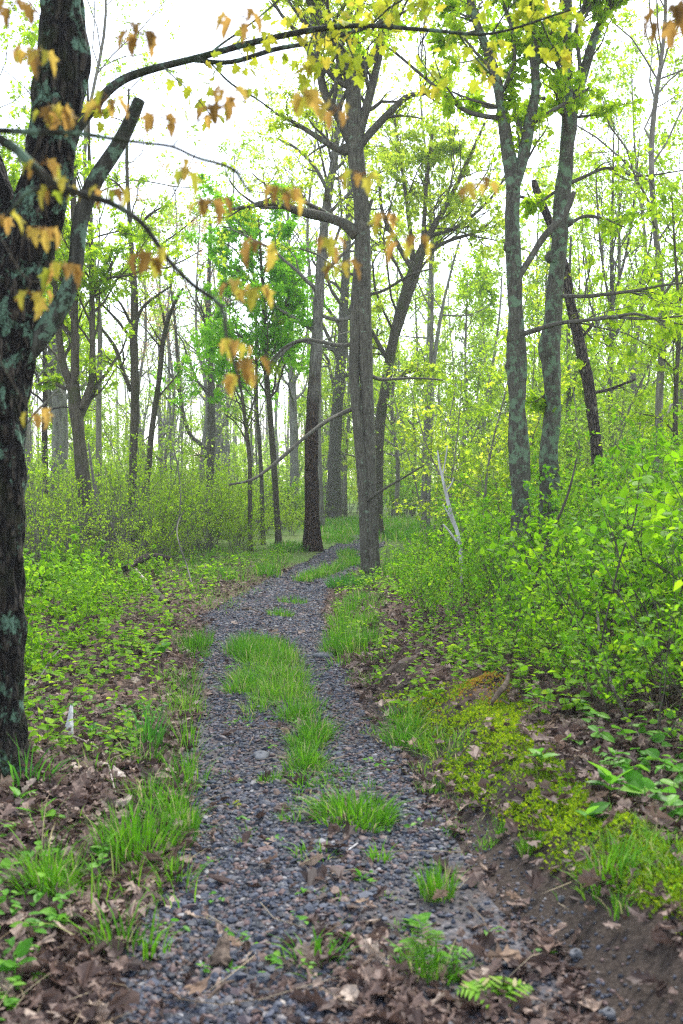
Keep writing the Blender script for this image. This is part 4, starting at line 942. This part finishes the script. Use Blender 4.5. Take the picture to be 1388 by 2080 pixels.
# ------------------------------------------------------------------ branches close to the lens
def leaf_bunch(g, c, n, size, rng, m=0, shade=.5):
    a = rng.uniform(0, 6.28) + np.arange(n) * 2 * PI / n + rng.normal(0, .35, n); ln = size * rng.uniform(.35, .8, n)
    d = np.stack([np.cos(a), np.sin(a), rng.uniform(-.25, .45, n)], 1); P = c + d * ln[:, None]
    for p_ in P: tube(g, [c, c + (p_ - c) * .55 + [0, 0, .1 * size], p_], [.0011, .0009, .0007], 4, .15, m, cap=False)
    ax = nrm(d * [1, 1, 0] * rng.uniform(.4, 1.3, (n, 1)) + np.array([0, 0, -1.]) + rng.normal(0, .12, (n, 3)))
    nm_ = nrm(d * [1, 1, 0] + [0, 0, .35] + rng.normal(0, .2, (n, 3)))
    leaves(g, 'maple_droop', P, ax, nm_, size * rng.uniform(.6, 1.25, n), np.clip(shade + rng.normal(0, .28, n), 0, 1), m, .012)
Yb = 2.2
sap = thing('young_maple_tree', 'dark branch reaching in from the side with drooping orange young leaves', 'branch', (-1.45, 2.3, float(h(-1.45, 2.3))))
b0 = np.array(sap.location)
g = Geo(); tube(g, catmull([b0 - [0, 0, .1], b0 + [.02, 0, .9], b0 + [.06, -.03, 1.7], b0 + [.0, .0, 2.7], b0 + [-.1, .1, 4.2]], 8), np.linspace(.04, .012, 33), 12, lump=.08)
link('trunk', g.mesh('trunk', [M['bark_dark']], b0), sap)
BR = ["-640,330,26 -400,300,24 -180,245,22 -60,262,19 20,295,17 60,330,16 110,372,14 160,392,13 230,415,11 290,455,10 340,525,9 390,577,8 448,622,7 462,690,5 480,740,4 490,790,3",
      "-60,262,11 60,268,10 150,270,9 230,282,7 290,290,6 350,298,6 400,320,6 470,342,6 500,380,5 518,405,3",
      "130,385,8 90,382,8 50,395,8 20,430,7 -30,470,6 -80,500,5", "448,622,5 490,614,4 530,605,3",
      "350,298,4 400,250,4 470,205,3 560,190,3 630,200,2 690,235,2", "470,342,4 560,385,3 620,398,3 735,362,2 860,372,2 965,385,2", "440,600,3 520,520,3 600,505,2 665,505,2 785,445,2 835,500,2",
      "290,455,3 300,440,3 350,390,2 375,352,2", "230,283,3 270,200,3 285,120,2 290,70,2", "290,455,2 330,470,2 380,450,2 430,418,2", "350,298,3 420,180,3 470,90,2 500,40,2", "20,295,4 50,220,3 75,150,3 80,90,2 30,30,2",
      "30,440,3 60,490,3 85,480,2", "0,480,3 60,570,3 130,555,2 65,610,2", "-60,262,4 -20,420,3 10,455,2", "640,360,2 690,460,2 690,545,2", "300,460,2 290,510,2 325,540,2", "60,330,3 110,250,2 225,225,2", "-80,500,4 -20,690,3 40,800,2 75,850,2", "60,330,3 80,355,2", "160,392,3 200,400,2 228,405,2"]
BP = []
for q, s in enumerate(BR):
    pa = spath(s, Yb, 6); wob = R.normal(0, .02, 3)
    pa = (pa[0] + np.linspace(0, 1, len(pa[0]))[:, None] * [0, wob[1] * 0, 0], pa[1] * (1.25 if q < 4 else .8))
    BP.append(pa[0]); g = Geo(); tube(g, pa[0], pa[1], 8, 0, 0, .06)
    link('branch' if q < 4 else 'twig', g.mesh('branch', [M['bark_limb' if q < 4 else 'bark_dark']], b0), sap)
CL = [(285, 85, 7, 1), (65, 118, 7, .4), (490, 50, 6, .5), (110, 240, 8, .5), (225, 222, 7, .8), (325, 255, 7, .5), (430, 235, 7, .45), (470, 205, 6, .6), (620, 205, 7, .6), (685, 235, 4, .5), (372, 358, 5, .8), (425, 425, 6, .5),
      (80, 352, 6, .7), (118, 395, 6, .8), (5, 455, 4, .3), (82, 480, 6, .6), (225, 402, 6, .5), (130, 560, 6, .4), (65, 612, 5, .2), (300, 532, 3, .3), (330, 538, 3, .3), (580, 402, 7, .4), (735, 370, 6, .5), (972, 388, 6, .4),
      (528, 510, 6, .4), (668, 508, 5, .3), (690, 552, 5, .6), (785, 452, 5, .2), (832, 505, 6, .4), (475, 595, 4, .4), (510, 603, 5, .3), (480, 712, 6, .3), (512, 748, 4, .3), (487, 780, 5, .3), (75, 856, 5, .3), (25, 25, 6, 1)]
rng = np.random.default_rng(9)
for (cx, cy, n, sh) in CL:
    g = Geo(); c = P3(cx, cy - 14, Yb); AB = np.concatenate(BP); q_ = AB[np.argmin(((AB - c) ** 2).sum(1))]
    tube(g, [q_, (q_ + c) / 2 + [0, 0, .006], c], [.0022, .0016, .0012], 5, .1, 0, cap=False)
    leaf_bunch(g, c, n, .042, rng, 0, 1 - sh if sh > .9 else .5 * (sh - .4) + .35)
    link('leaf_spray', g.mesh('leaf_spray', [M['leaf_orange']], b0), sap)
Y2 = 2.0
c = P3(1362, 45, Y2)
tw = thing('leafy_sapling', 'branch tip with a drooping leaf spray, its shade coloured in as brown, alone in the top corner against the sky', 'branch', (1.7, 2.3, float(h(1.7, 2.3)))); c0 = c; c = np.array(tw.location)
g = Geo(); tube(g, catmull([c - [0, 0, .1], c + [-.03, 0, 1.0], c + [.02, -.05, 2.0], c + [-.05, 0, 3.2]], 8), np.linspace(.028, .01, 25), 10, 0, 0, .08); link('trunk', g.mesh('trunk', [M['bark_dark']], c), tw)
g = Geo(); tube(g, catmull([c + [.0, -.04, 1.8], c + [-.35, -.1, 2.25], P3(1520, -60, Y2), P3(1440, -25, Y2), P3(1395, 5, Y2), P3(1368, 30, Y2), P3(1345, 62, Y2)], 6), np.linspace(.011, .0012, 37), 6); link('twig', g.mesh('twig', [M['bark_dark']], c), tw)
g = Geo(); leaf_bunch(g, P3(1368, 28, Y2), 5, .052, rng, 0, .02); leaf_bunch(g, P3(1345, 62, Y2), 3, .04, rng, 0, .0); link('leaf_spray', g.mesh('leaf_spray', [M['leaf_orange']], c), tw)  # dark end of the ramp puts the spray's shade into its leaf colour

# ------------------------------------------------------------------ single things on the ground
def log_thing(name, label, cat, spec, mat, n=14, lump=.15, ridge=.08):
    """spec: list of (px, py, extra height, radius)"""
    P = []; r = []
    for (a_, b_, dz, rr) in spec:
        p = G(a_, b_); p[2] += dz; P.append(p); r.append(rr)
    q = catmull(np.column_stack([P, r]), 7); g = Geo(); tube(g, q[:, :3], np.maximum(q[:, 3], .0015), n, 0, 0, lump, R, ridge)
    return solo(name, g, [M[mat]], label, cat)
log_thing('rotting_log', 'short split rotting log lying at the edge of the bend under the shrubs', 'log', [(752, 1398, .0, .015), (775, 1388, .02, .035), (805, 1372, .03, .045), (835, 1352, .035, .042), (868, 1330, .03, .025)], 'deadwood', 26, .2, .14)
log_thing('dead_branch', 'long bent grey branch leaning down out of the thicket onto brown leaves', 'branch', [(1310, 1520, .02, .006), (1275, 1480, .06, .009), (1240, 1420, .12, .011), (1218, 1350, .22, .012), (1215, 1290, .45, .011), (1235, 1240, .7, .008)], 'twig_grey', 8, .1, 0)
log_thing('dead_branch', 'straight dry pale stalk lying over litter near the white bark piece', 'branch', [(120, 1500, .05, .005), (205, 1540, .04, .005), (235, 1630, .05, .004)], 'palebark', 6, .1, 0)
log_thing('dead_branch', 'long thin grey fallen bough crossing the floor at the foot of the big rough trunk', 'branch', [(35, 1435, .03, .006), (75, 1400, .06, .008), (100, 1370, .10, .008), (130, 1345, .16, .005)], 'twig_grey', 6, .1, 0)
log_thing('dead_branch', 'dark fallen bough on top of the brush pile by the grey brush', 'branch', [(255, 1178, .25, .05), (300, 1172, .3, .055), (345, 1168, .28, .04)], 'bark_red', 10, .2, .05)
log_thing('dead_branch', 'pale broken bough poking out of the brush pile', 'branch', [(265, 1175, .18, .03), (290, 1190, .12, .03), (312, 1205, .05, .022)], 'palebark', 8, .15, 0)
log_thing('dead_branch', 'black rotten bough lying in front of the brush pile', 'branch', [(300, 1195, .05, .045), (318, 1215, .06, .05), (335, 1228, .03, .03)], 'bark_dark', 8, .2, 0)
log_thing('dead_branch', 'thin arched twig rising over the brush pile beside the path', 'branch', [(395, 1205, .0, .012), (380, 1190, .3, .012), (360, 1170, .8, .009), (385, 1100, 1.0, .006)], 'twig_grey', 6, .1, 0)
log_thing('dead_branch', 'short dark stick lying across the far end of the gravel track', 'branch', [(482, 1242, .02, .012), (505, 1241, .025, .014), (525, 1246, .02, .012)], 'deadwood', 7, .2, 0)
log_thing('dead_branch', 'bleached stick lying by the outer edge of the brush, short and white', 'branch', [(40, 1222, .1, .02), (62, 1210, .15, .022), (85, 1200, .16, .016)], 'whitewood', 7, .1, 0)
log_thing('dead_branch', 'dark fallen bough behind the bleached stick in seedlings', 'branch', [(65, 1195, .2, .03), (78, 1182, .32, .035), (95, 1165, .4, .025)], 'bark_dark', 8, .2, 0)
log_thing('dead_branch', 'reddish dry twig lying on gravel among the brown leaves at the bottom', 'branch', [(415, 2045, .01, .006), (450, 2015, .02, .007), (475, 2002, .015, .005)], 'deadwood', 6, .1, 0)
log_thing('dead_branch', 'thin pale twig across the gravel under the tall grass stems', 'branch', [(590, 1828, .008, .003), (625, 1818, .01, .003), (655, 1808, .01, .002)], 'palebark', 5, .1, 0)
log_thing('dead_branch', 'slim white splinter lying on leaves beside the sprawling grass clump', 'branch', [(695, 1742, .015, .003), (712, 1733, .02, .004), (727, 1722, .02, .003)], 'whitewood', 5, .1, 0)
log_thing('bark_chip', 'short pale wood chip on the gravel near the bottom of the path', 'bark', [(556, 2033, .008, .004), (570, 2040, .01, .007), (585, 2050, .008, .005)], 'palebark', 6, .15, 0)
log_thing('dead_branch', 'low bare branch arching out of the leaves above the orange moss mound', 'branch', [(1165, 1380, .0, .008), (1172, 1330, .18, .008), (1180, 1300, .3, .006)], 'palebark', 6, .1, 0)
log_thing('dead_branch', 'cut pale stub standing beside the bare arching branch', 'branch', [(1160, 1370, .0, .012), (1161, 1345, .12, .012), (1160, 1320, .22, .010)], 'palebark', 7, .1, 0)
log_thing('dead_branch', 'gnarled grey root piece on the orange moss mound', 'branch', [(1000, 1450, .07, .010), (1014, 1440, .10, .016), (1028, 1425, .11, .014), (1034, 1408, .13, .008)], 'deadwood', 11, .35, .15)
log_thing('dead_branch', 'thin twig pointing out of the moss toward the soil', 'branch', [(935, 1545, .03, .005), (955, 1530, .05, .005), (972, 1522, .06, .003)], 'deadwood', 5, .1, 0)
# white dead sapling
d = thing('dead_sapling', 'leaning bleached white dead sapling with side twigs in the thicket', 'dead sapling', (1.6, 13.2, float(h(1.6, 13.2))))
for q, s in enumerate(("940,1190,9 936,1120,9 930,1085,8 918,1050,8 908,1010,7 900,975,6 893,945,4 889,915,3", "926,1075,5 912,1045,4 900,1025,3", "928,1100,5 912,1078,4 900,1065,3", "905,1000,4 916,985,3 922,970,2", "898,970,3 905,935,3 909,905,2")):
    pa = spath(s, 13.2, 5); g = Geo(); tube(g, pa[0], pa[1], 7, 0, 0, .08); link('trunk' if q == 0 else 'twig', g.mesh('trunk', [M['whitewood']], np.array(d.location)), d)
for (spec, Y, lab) in (("215,1110,7 206,1070,7 200,1040,7 192,990,6 185,940,5 180,900,3", 19, 'thin pale bare sapling leaning in the grey brush before the forked tree'), ("318,1150,3 345,1090,3 362,1060,3.5 367,1010,3 362,950,2.5 350,900,2", 19, 'bowed grey bare stem rising behind the brush pile'),
                       ("262,1160,6 250,1125,6 236,1090,5 225,1060,4", 18, 'short dark stem leaning over the brush pile')):
    p, r = spath(spec, Y, 6); p = np.vstack([[p[0][0], p[0][1], float(h(p[0][0], p[0][1])) - .05], p]); r = np.concatenate([[r[0]], r])
    g = Geo(); tube(g, p, r, 7, 0, 0, .06); solo('bare_sapling', g, [M['twig_grey']], lab, 'sapling')
# a slanting bare stem over the bright thicket
for (spec, Y, lab) in (("1085,1230,6 1092,1160,6 1112,1100,6 1140,1040,5.5 1158,990,5 1172,930,3", 9.0, 'dark slanting bare stem rising through the bright thicket in front of the maples'), ("1218,1330,4 1235,1240,4 1262,1130,4 1290,1050,3 1300,960,2", 6.6, 'slim brown stem rising through the tall bright shrubs')):
    p, r = spath(spec, Y, 6); p = np.vstack([[p[0][0], p[0][1], float(h(p[0][0], p[0][1])) - .05], p]); r = np.concatenate([[r[0]], r])
    g = Geo(); tube(g, p, r, 7, 0, 0, .06); solo('bare_sapling', g, [M['twig']], lab, 'sapling')
# stones
def rock(px_, py_, sx, sy, sz, mat, lab):
    p = G(px_, py_); rg = np.random.default_rng(int(px_)); n_, k_ = 18, 10
    th = np.arange(n_) * 2 * PI / n_; ph = np.linspace(.0, 1, k_) * PI
    rr = 1 + .16 * np.sin(2 * th + rg.uniform(0, 6)) + .12 * np.sin(3 * th + rg.uniform(0, 6)) + .08 * np.sin(5 * th)
    V = np.stack([np.outer(np.sin(ph) ** .6, np.cos(th) * rr) * sx, np.outer(np.sin(ph) ** .6, np.sin(th) * rr) * sy, np.outer(np.cos(ph), 1 + .25 * np.sin(th + 1)) * sz], -1)
    V = V + rg.normal(0, .0012, V.shape)
    i = np.arange(k_ - 1)[:, None] * n_; j = np.arange(n_)[None]; q = np.stack(np.broadcast_arrays(i + j, i + n_ + j, i + n_ + (j + 1) % n_, i + (j + 1) % n_), -1).reshape(-1, 4)
    g = Geo(); g.add(V.reshape(-1, 3) + p + [0, 0, sz * .5 + .004], q.ravel(), np.full(len(q), 4)); solo('flat_stone', g, [M[mat]], lab, 'stone')
rock(530, 1541, .05, .075, .022, 'stone_grey', 'flat grey stone set in the gravel of the worn track')
rock(660, 1336, .09, .09, .03, 'stone_grey', 'grey slab by the outer track beside the grass verge')
rock(543, 1731, .035, .03, .012, 'stone_red', 'flat rust brown stone lying on the open gravel')
rock(1140, 1832, .012, .012, .012, 'stone_grey', 'small pale pebble alone on the dark soil strip')
rock(1170, 1945, .02, .02, .014, 'stone_grey', 'rounded pebble at the foot of the soil bank')
rock(1045, 1885, .016, .014, .01, 'stone_red', 'pinkish pebble between gravel and soil strip')
rock(1236, 2068, .025, .02, .014, 'stone_grey', 'bluish stone at the bottom edge of the path by the soil')
# white bark piece and a bark chunk
def slab(px_, py_, L, W, T, yaw, pitch, mat, lab, name='bark_piece', n=10):
    p = G(px_, py_); rg = np.random.default_rng(int(py_)); t = np.linspace(0, 1, n); w = W * (.75 + .25 * np.sin(t * 3 + 1)) * (1 - .5 * t ** 4) * (1 + .12 * rg.normal(size=n))
    s = np.linspace(-1, 1, 6); V = []
    for top in (1, -1):
        V.append(np.stack([np.outer(w, s), np.repeat((t * L)[:, None], 6, 1) + .02 * rg.normal(size=(n, 6)) * L, (W * .35) * (1 - np.tile(s, (n, 1)) ** 2) + top * T / 2 + rg.normal(0, T * .08, (n, 6))], -1))
    V = np.array(V).reshape(-1, 3); c, s_ = math.cos(pitch), math.sin(pitch); V = np.stack([V[:, 0], V[:, 1] * c - V[:, 2] * s_, V[:, 1] * s_ + V[:, 2] * c], 1)
    c, s_ = math.cos(yaw), math.sin(yaw); V = np.stack([V[:, 0] * c - V[:, 1] * s_, V[:, 0] * s_ + V[:, 1] * c, V[:, 2]], 1)
    idx = lambda k, a_, b_: k * n * 6 + a_ * 6 + b_
    fs = []
    for a_ in range(n - 1):
        for b_ in range(5): fs += [[idx(0, a_, b_), idx(0, a_, b_ + 1), idx(0, a_ + 1, b_ + 1), idx(0, a_ + 1, b_)], [idx(1, a_, b_ + 1), idx(1, a_, b_), idx(1, a_ + 1, b_), idx(1, a_ + 1, b_ + 1)]]
        fs += [[idx(0, a_, 0), idx(0, a_ + 1, 0), idx(1, a_ + 1, 0), idx(1, a_, 0)], [idx(0, a_ + 1, 5), idx(0, a_, 5), idx(1, a_, 5), idx(1, a_ + 1, 5)]]
    for b_ in range(5): fs += [[idx(0, 0, b_ + 1), idx(0, 0, b_), idx(1, 0, b_), idx(1, 0, b_ + 1)], [idx(0, n - 1, b_), idx(0, n - 1, b_ + 1), idx(1, n - 1, b_ + 1), idx(1, n - 1, b_)]]
    fs = np.array(fs); g = Geo(); g.add(V + p + [0, 0, .02], fs.ravel(), np.full(len(fs), 4), 0, 0, False); solo(name, g, [M[mat]], lab, 'bark')
slab(140, 1503, .19, .026, .014, .12, 1.0, 'whitewood', 'white weathered bark piece standing in the leaf litter')
slab(445, 1975, .12, .03, .012, -.1, .5, 'deadwood', 'brown split bark chunk resting on gravel near the bottom')
slab(248, 1590, .16, .026, .012, .5, .12, 'palebark', 'pale tan bark strip among litter beside the grass')
# pale dry oak leaves one can pick out
OAK = [(205, 1772, .15, 'large pale oak leaf lying beside the tussock'), (400, 1810, .085, 'bright tan oak leaf on dark ground at the gravel edge'), (245, 1838, .09, 'tan oak leaf standing among tall grass stems'), (725, 1853, .09, 'tan oak leaf where soil meets leaves at the bottom of the path'), (325, 1800, .12, 'brown curled oak leaf behind the three bladed sprout'),
       (487, 1950, .075, 'pale oak leaf on gravel beside the bark chunk'), (1060, 1850, .085, 'pale tan oak leaf on the upper side of the soil strip'), (990, 1965, .14, 'large lobed oak leaf in the leaves left of the soil bank'.replace(' left of', ' beside')), (835, 1530, .11, 'brown lobed leaf curled up at the top of the soil strip'), (808, 1437, .12, 'pale lobed leaf on dark soil below the rotting log'),
       (880, 1850, .09, 'reddish leaf at the foot of the lone upright grass clump'), (1190, 1650, .12, 'tan leaf pair standing upright in the moss'), (380, 2030, .14, 'big brown oak leaf at the lowest edge of the litter'), (590, 1505, .09, 'pale leaf on the ridge above the grey flat stone')]
for (a_, b_, sz, lab) in OAK:
    g = Geo(); p = G(a_, b_); yaw = R.uniform(0, 6.28); leaves(g, 'oak' if R.random() < .6 else 'oak_flat', [p + [0, 0, .045]], [[math.cos(yaw), math.sin(yaw), .1]], [[R.normal(0, .35), -.35 + R.normal(0, .2), 1]], sz * .82, R.random(), 0, .05); solo('dry_leaf', g, [M['dry_oak']], lab, 'leaf')
# broad leafed plants, fern, compound leafed herb
def rosette(px_, py_, n, size, lab, kind='oval', mat='herb', hgt=.05, zr=(.1, .8)):
    g = Geo(); p = G(px_, py_); rg = np.random.default_rng(int(px_ + py_)); ax = rdir(n, *zr, rg)
    top = p + [0, 0, hgt]
    tube(g, [p - [0, 0, .02], top], [.004, .003], 5, .5, 0)
    leaves(g, kind, np.repeat(top[None], n, 0) + ax * .01 - [0, 0, 1] * rg.random((n, 1)) * hgt * .6, ax, nrm(np.array([0, 0, 1.]) + rg.normal(0, .25, (n, 3))), size * rg.uniform(.7, 1.15, n), rg.random(n)); solo('leafy_plant', g, [M[mat]], lab, 'plant', loc=p)
rosette(190, 1500, 9, .085, 'fresh leafy rosette beside the white bark piece', hgt=.06)
rosette(335, 1335, 7, .14, 'bluish broad leafed plant on the far verge of the gravel', hgt=.1)
rosette(85, 1672, 4, .11, 'single upright broad leaf plant below the big trunk in litter', hgt=.06)
rosette(40, 1640, 8, .09, 'leafy seedling beside the dark broad grass blades', hgt=.05)
rosette(1240, 1625, 9, .12, 'large leafed plant on the bank where moss meets brown leaves', hgt=.1)
rosette(1310, 1640, 6, .12, 'broad leafed plant farther along the bank in brown leaves', hgt=.08)
rosette(1190, 1680, 6, .10, 'bluish leafed plant sunk in the moss', hgt=.05)
rosette(1100, 1560, 7, .085, 'small leafed plant on top of the mossy bank', hgt=.1)
rosette(850, 1890, 6, .055, 'little pale green seedling in brown leaves on the path', 'heart', hgt=.03)
rosette(735, 1790, 5, .035, 'tiny green seedling alone on the gravel middle', 'heart', hgt=.02)
rosette(470, 1640, 4, .05, 'yellowing seedling lying flat on the gravel track', 'oval', 'leaf_yellow', .01)
rosette(310, 1650, 5, .07, 'round leafed seedling inside the big loose grass clump', 'heart', hgt=.06)
rosette(30, 2010, 7, .07, 'dark leafed seedling at the lowest corner of the litter', 'oval', hgt=.1)
rosette(120, 1885, 7, .06, 'green trefoil seedling below the tussock', 'heart', hgt=.05)
rosette(215, 1755, 7, .06, 'leafy sprig at the side of the tussock', 'oval', hgt=.08)
rosette(705, 1312, 5, .12, 'bluish dock like plant on the grass verge beside the outer track', 'oval', hgt=.06)
def frond(g, p, d, L, n, lw, rg, up=.5, rnd=.6):
    t = np.linspace(0, 1, 9); d = nrm(d); Q = p + np.outer(t * L * .75, d) + np.outer(np.sin(t * 2.2) * L * up, [0, 0, 1.])
    tube(g, Q, np.linspace(.0022, .0008, 9), 4, .4, 0, cap=False)
    pa = (Q, t); side = nrm(np.cross(d, [0, 0, 1.]))
    for k_ in range(n):
        tt = .15 + .85 * k_ / n; q_, _, T_ = at_t(pa, tt); w = lw * math.sin(PI * (.18 + .8 * tt)) * rg.uniform(.85, 1.1)
        for sgn in (1, -1): leaves(g, 'lance', [q_], [side * sgn + T_ * .45], [[0, 0, 1.]], w, rnd + rg.normal(0, .1))
g = Geo(); rg = np.random.default_rng(3); p = G(868, 2010)
for yaw, L in ((1.7, .24), (1.2, .19), (2.3, .17), (.5, .13)): frond(g, p, np.array([math.cos(yaw), math.sin(yaw), 0]), L, 20, .04, rg, .75)
solo('fern', g, [M['grass']], 'bright fern frond standing in brown leaves at the bottom of the path', 'fern', loc=p)
g = Geo(); p = G(1005, 2050)
for yaw, L in ((.2, .17), (1.0, .15), (2.2, .14), (3.2, .17), (1.6, .12)): frond(g, p, np.array([math.cos(yaw), math.sin(yaw), 0]), L, 7, .065, rg, .4, .8)
solo('compound_leaf_plant', g, [M['grass']], 'herb with feathered compound leaves close to the bottom edge', 'plant', loc=p)
g = Geo(); p = G(905, 1975)
for yaw, L in ((.1, .13), (.9, .12), (2.6, .12)): frond(g, p, np.array([math.cos(yaw), math.sin(yaw), 0]), L, 5, .05, rg, .5, .6)
solo('compound_leaf_plant', g, [M['herb']], 'lobed leaf herb beside the fern', 'plant', loc=p)

# ------------------------------------------------------------------ light, sky, camera
SUN_EL, SUN_AZ = 52, 22
w = bpy.data.worlds.new('World'); sc.world = w; w.use_nodes = True
N, L = w.node_tree.nodes, w.node_tree.links; N.clear()
sky = N.new('ShaderNodeTexSky'); sky.sky_type = 'NISHITA'; sky.sun_disc = False
sky.sun_elevation = math.radians(SUN_EL); sky.sun_rotation = math.radians(SUN_AZ); sky.air_density = 1.0; sky.dust_density = 1.0; sky.ozone_density = 1.0
hs = N.new('ShaderNodeHueSaturation'); hs.inputs['Saturation'].default_value = .5; L.new(sky.outputs[0], hs.inputs['Color'])
bg = N.new('ShaderNodeBackground'); bg.inputs['Strength'].default_value = .15; L.new(hs.outputs[0], bg.inputs[0])
out = N.new('ShaderNodeOutputWorld'); L.new(bg.outputs[0], out.inputs[0])
sl = bpy.data.lights.new('sun', 'SUN'); sl.energy = 1.5; sl.angle = math.radians(18); sl.color = (1, .96, .9)
so = bpy.data.objects.new('sun', sl); COL.objects.link(so)
from mathutils import Vector
az = math.radians(SUN_AZ); el = math.radians(SUN_EL)
dv = Vector((math.sin(az) * math.cos(el), math.cos(az) * math.cos(el), math.sin(el)))
so.rotation_euler = dv.to_track_quat('Z', 'Y').to_euler(); so.location = dv * 60
cd = bpy.data.cameras.new('camera'); cam = bpy.data.objects.new('camera', cd); COL.objects.link(cam)
cam.location = (0, 0, CZW); cam.rotation_euler = (math.radians(90), 0, 0)
cd.sensor_fit = 'VERTICAL'; cd.sensor_height = 36; cd.sensor_width = 24; cd.lens = 36 * F / 2080
cd.shift_y = -(1040 - HOR) / 2080; cd.clip_start = .05; cd.clip_end = 1000
cd.dof.use_dof = True; cd.dof.focus_distance = 12; cd.dof.aperture_fstop = 3.2
sc.camera = cam
sc.view_settings.view_transform = 'Standard'; sc.view_settings.look = 'None'; sc.view_settings.exposure = 1.85; sc.view_settings.gamma = 1
sc.render.engine = 'CYCLES'
def haze():
    m, nt, N_, L_ = newmat('haze'); v = N_.new('ShaderNodeVolumePrincipled'); v.inputs['Color'].default_value = (.93, .96, 1, 1); v.inputs['Density'].default_value = HAZE; v.inputs['Anisotropy'].default_value = .2
    o_ = N_.new('ShaderNodeOutputMaterial'); L_.new(v.outputs[0], o_.inputs['Volume'])
    x0, x1, y0, y1, z0, z1 = -262, 262, -7, 325, -1.5, 30
    V = [(x, y, z) for z in (z0, z1) for y in (y0, y1) for x in (x0, x1)]
    g = Geo(); g.add(V, [0, 2, 3, 1, 4, 5, 7, 6, 0, 1, 5, 4, 2, 6, 7, 3, 0, 4, 6, 2, 1, 3, 7, 5], [4] * 6, 0, 0, False)
    solo('haze', g, [m], 'thin pale air between the trees', 'haze', kind='stuff', loc=(0, 0, 0))
HAZE = .0012
if HAZE: haze()
cy = sc.cycles; cy.max_bounces = 8; cy.diffuse_bounces = 5; cy.transmission_bounces = 5; cy.glossy_bounces = 2; cy.use_denoising = False; cy.sample_clamp_indirect = 2.5; cy.filter_width = 1.2
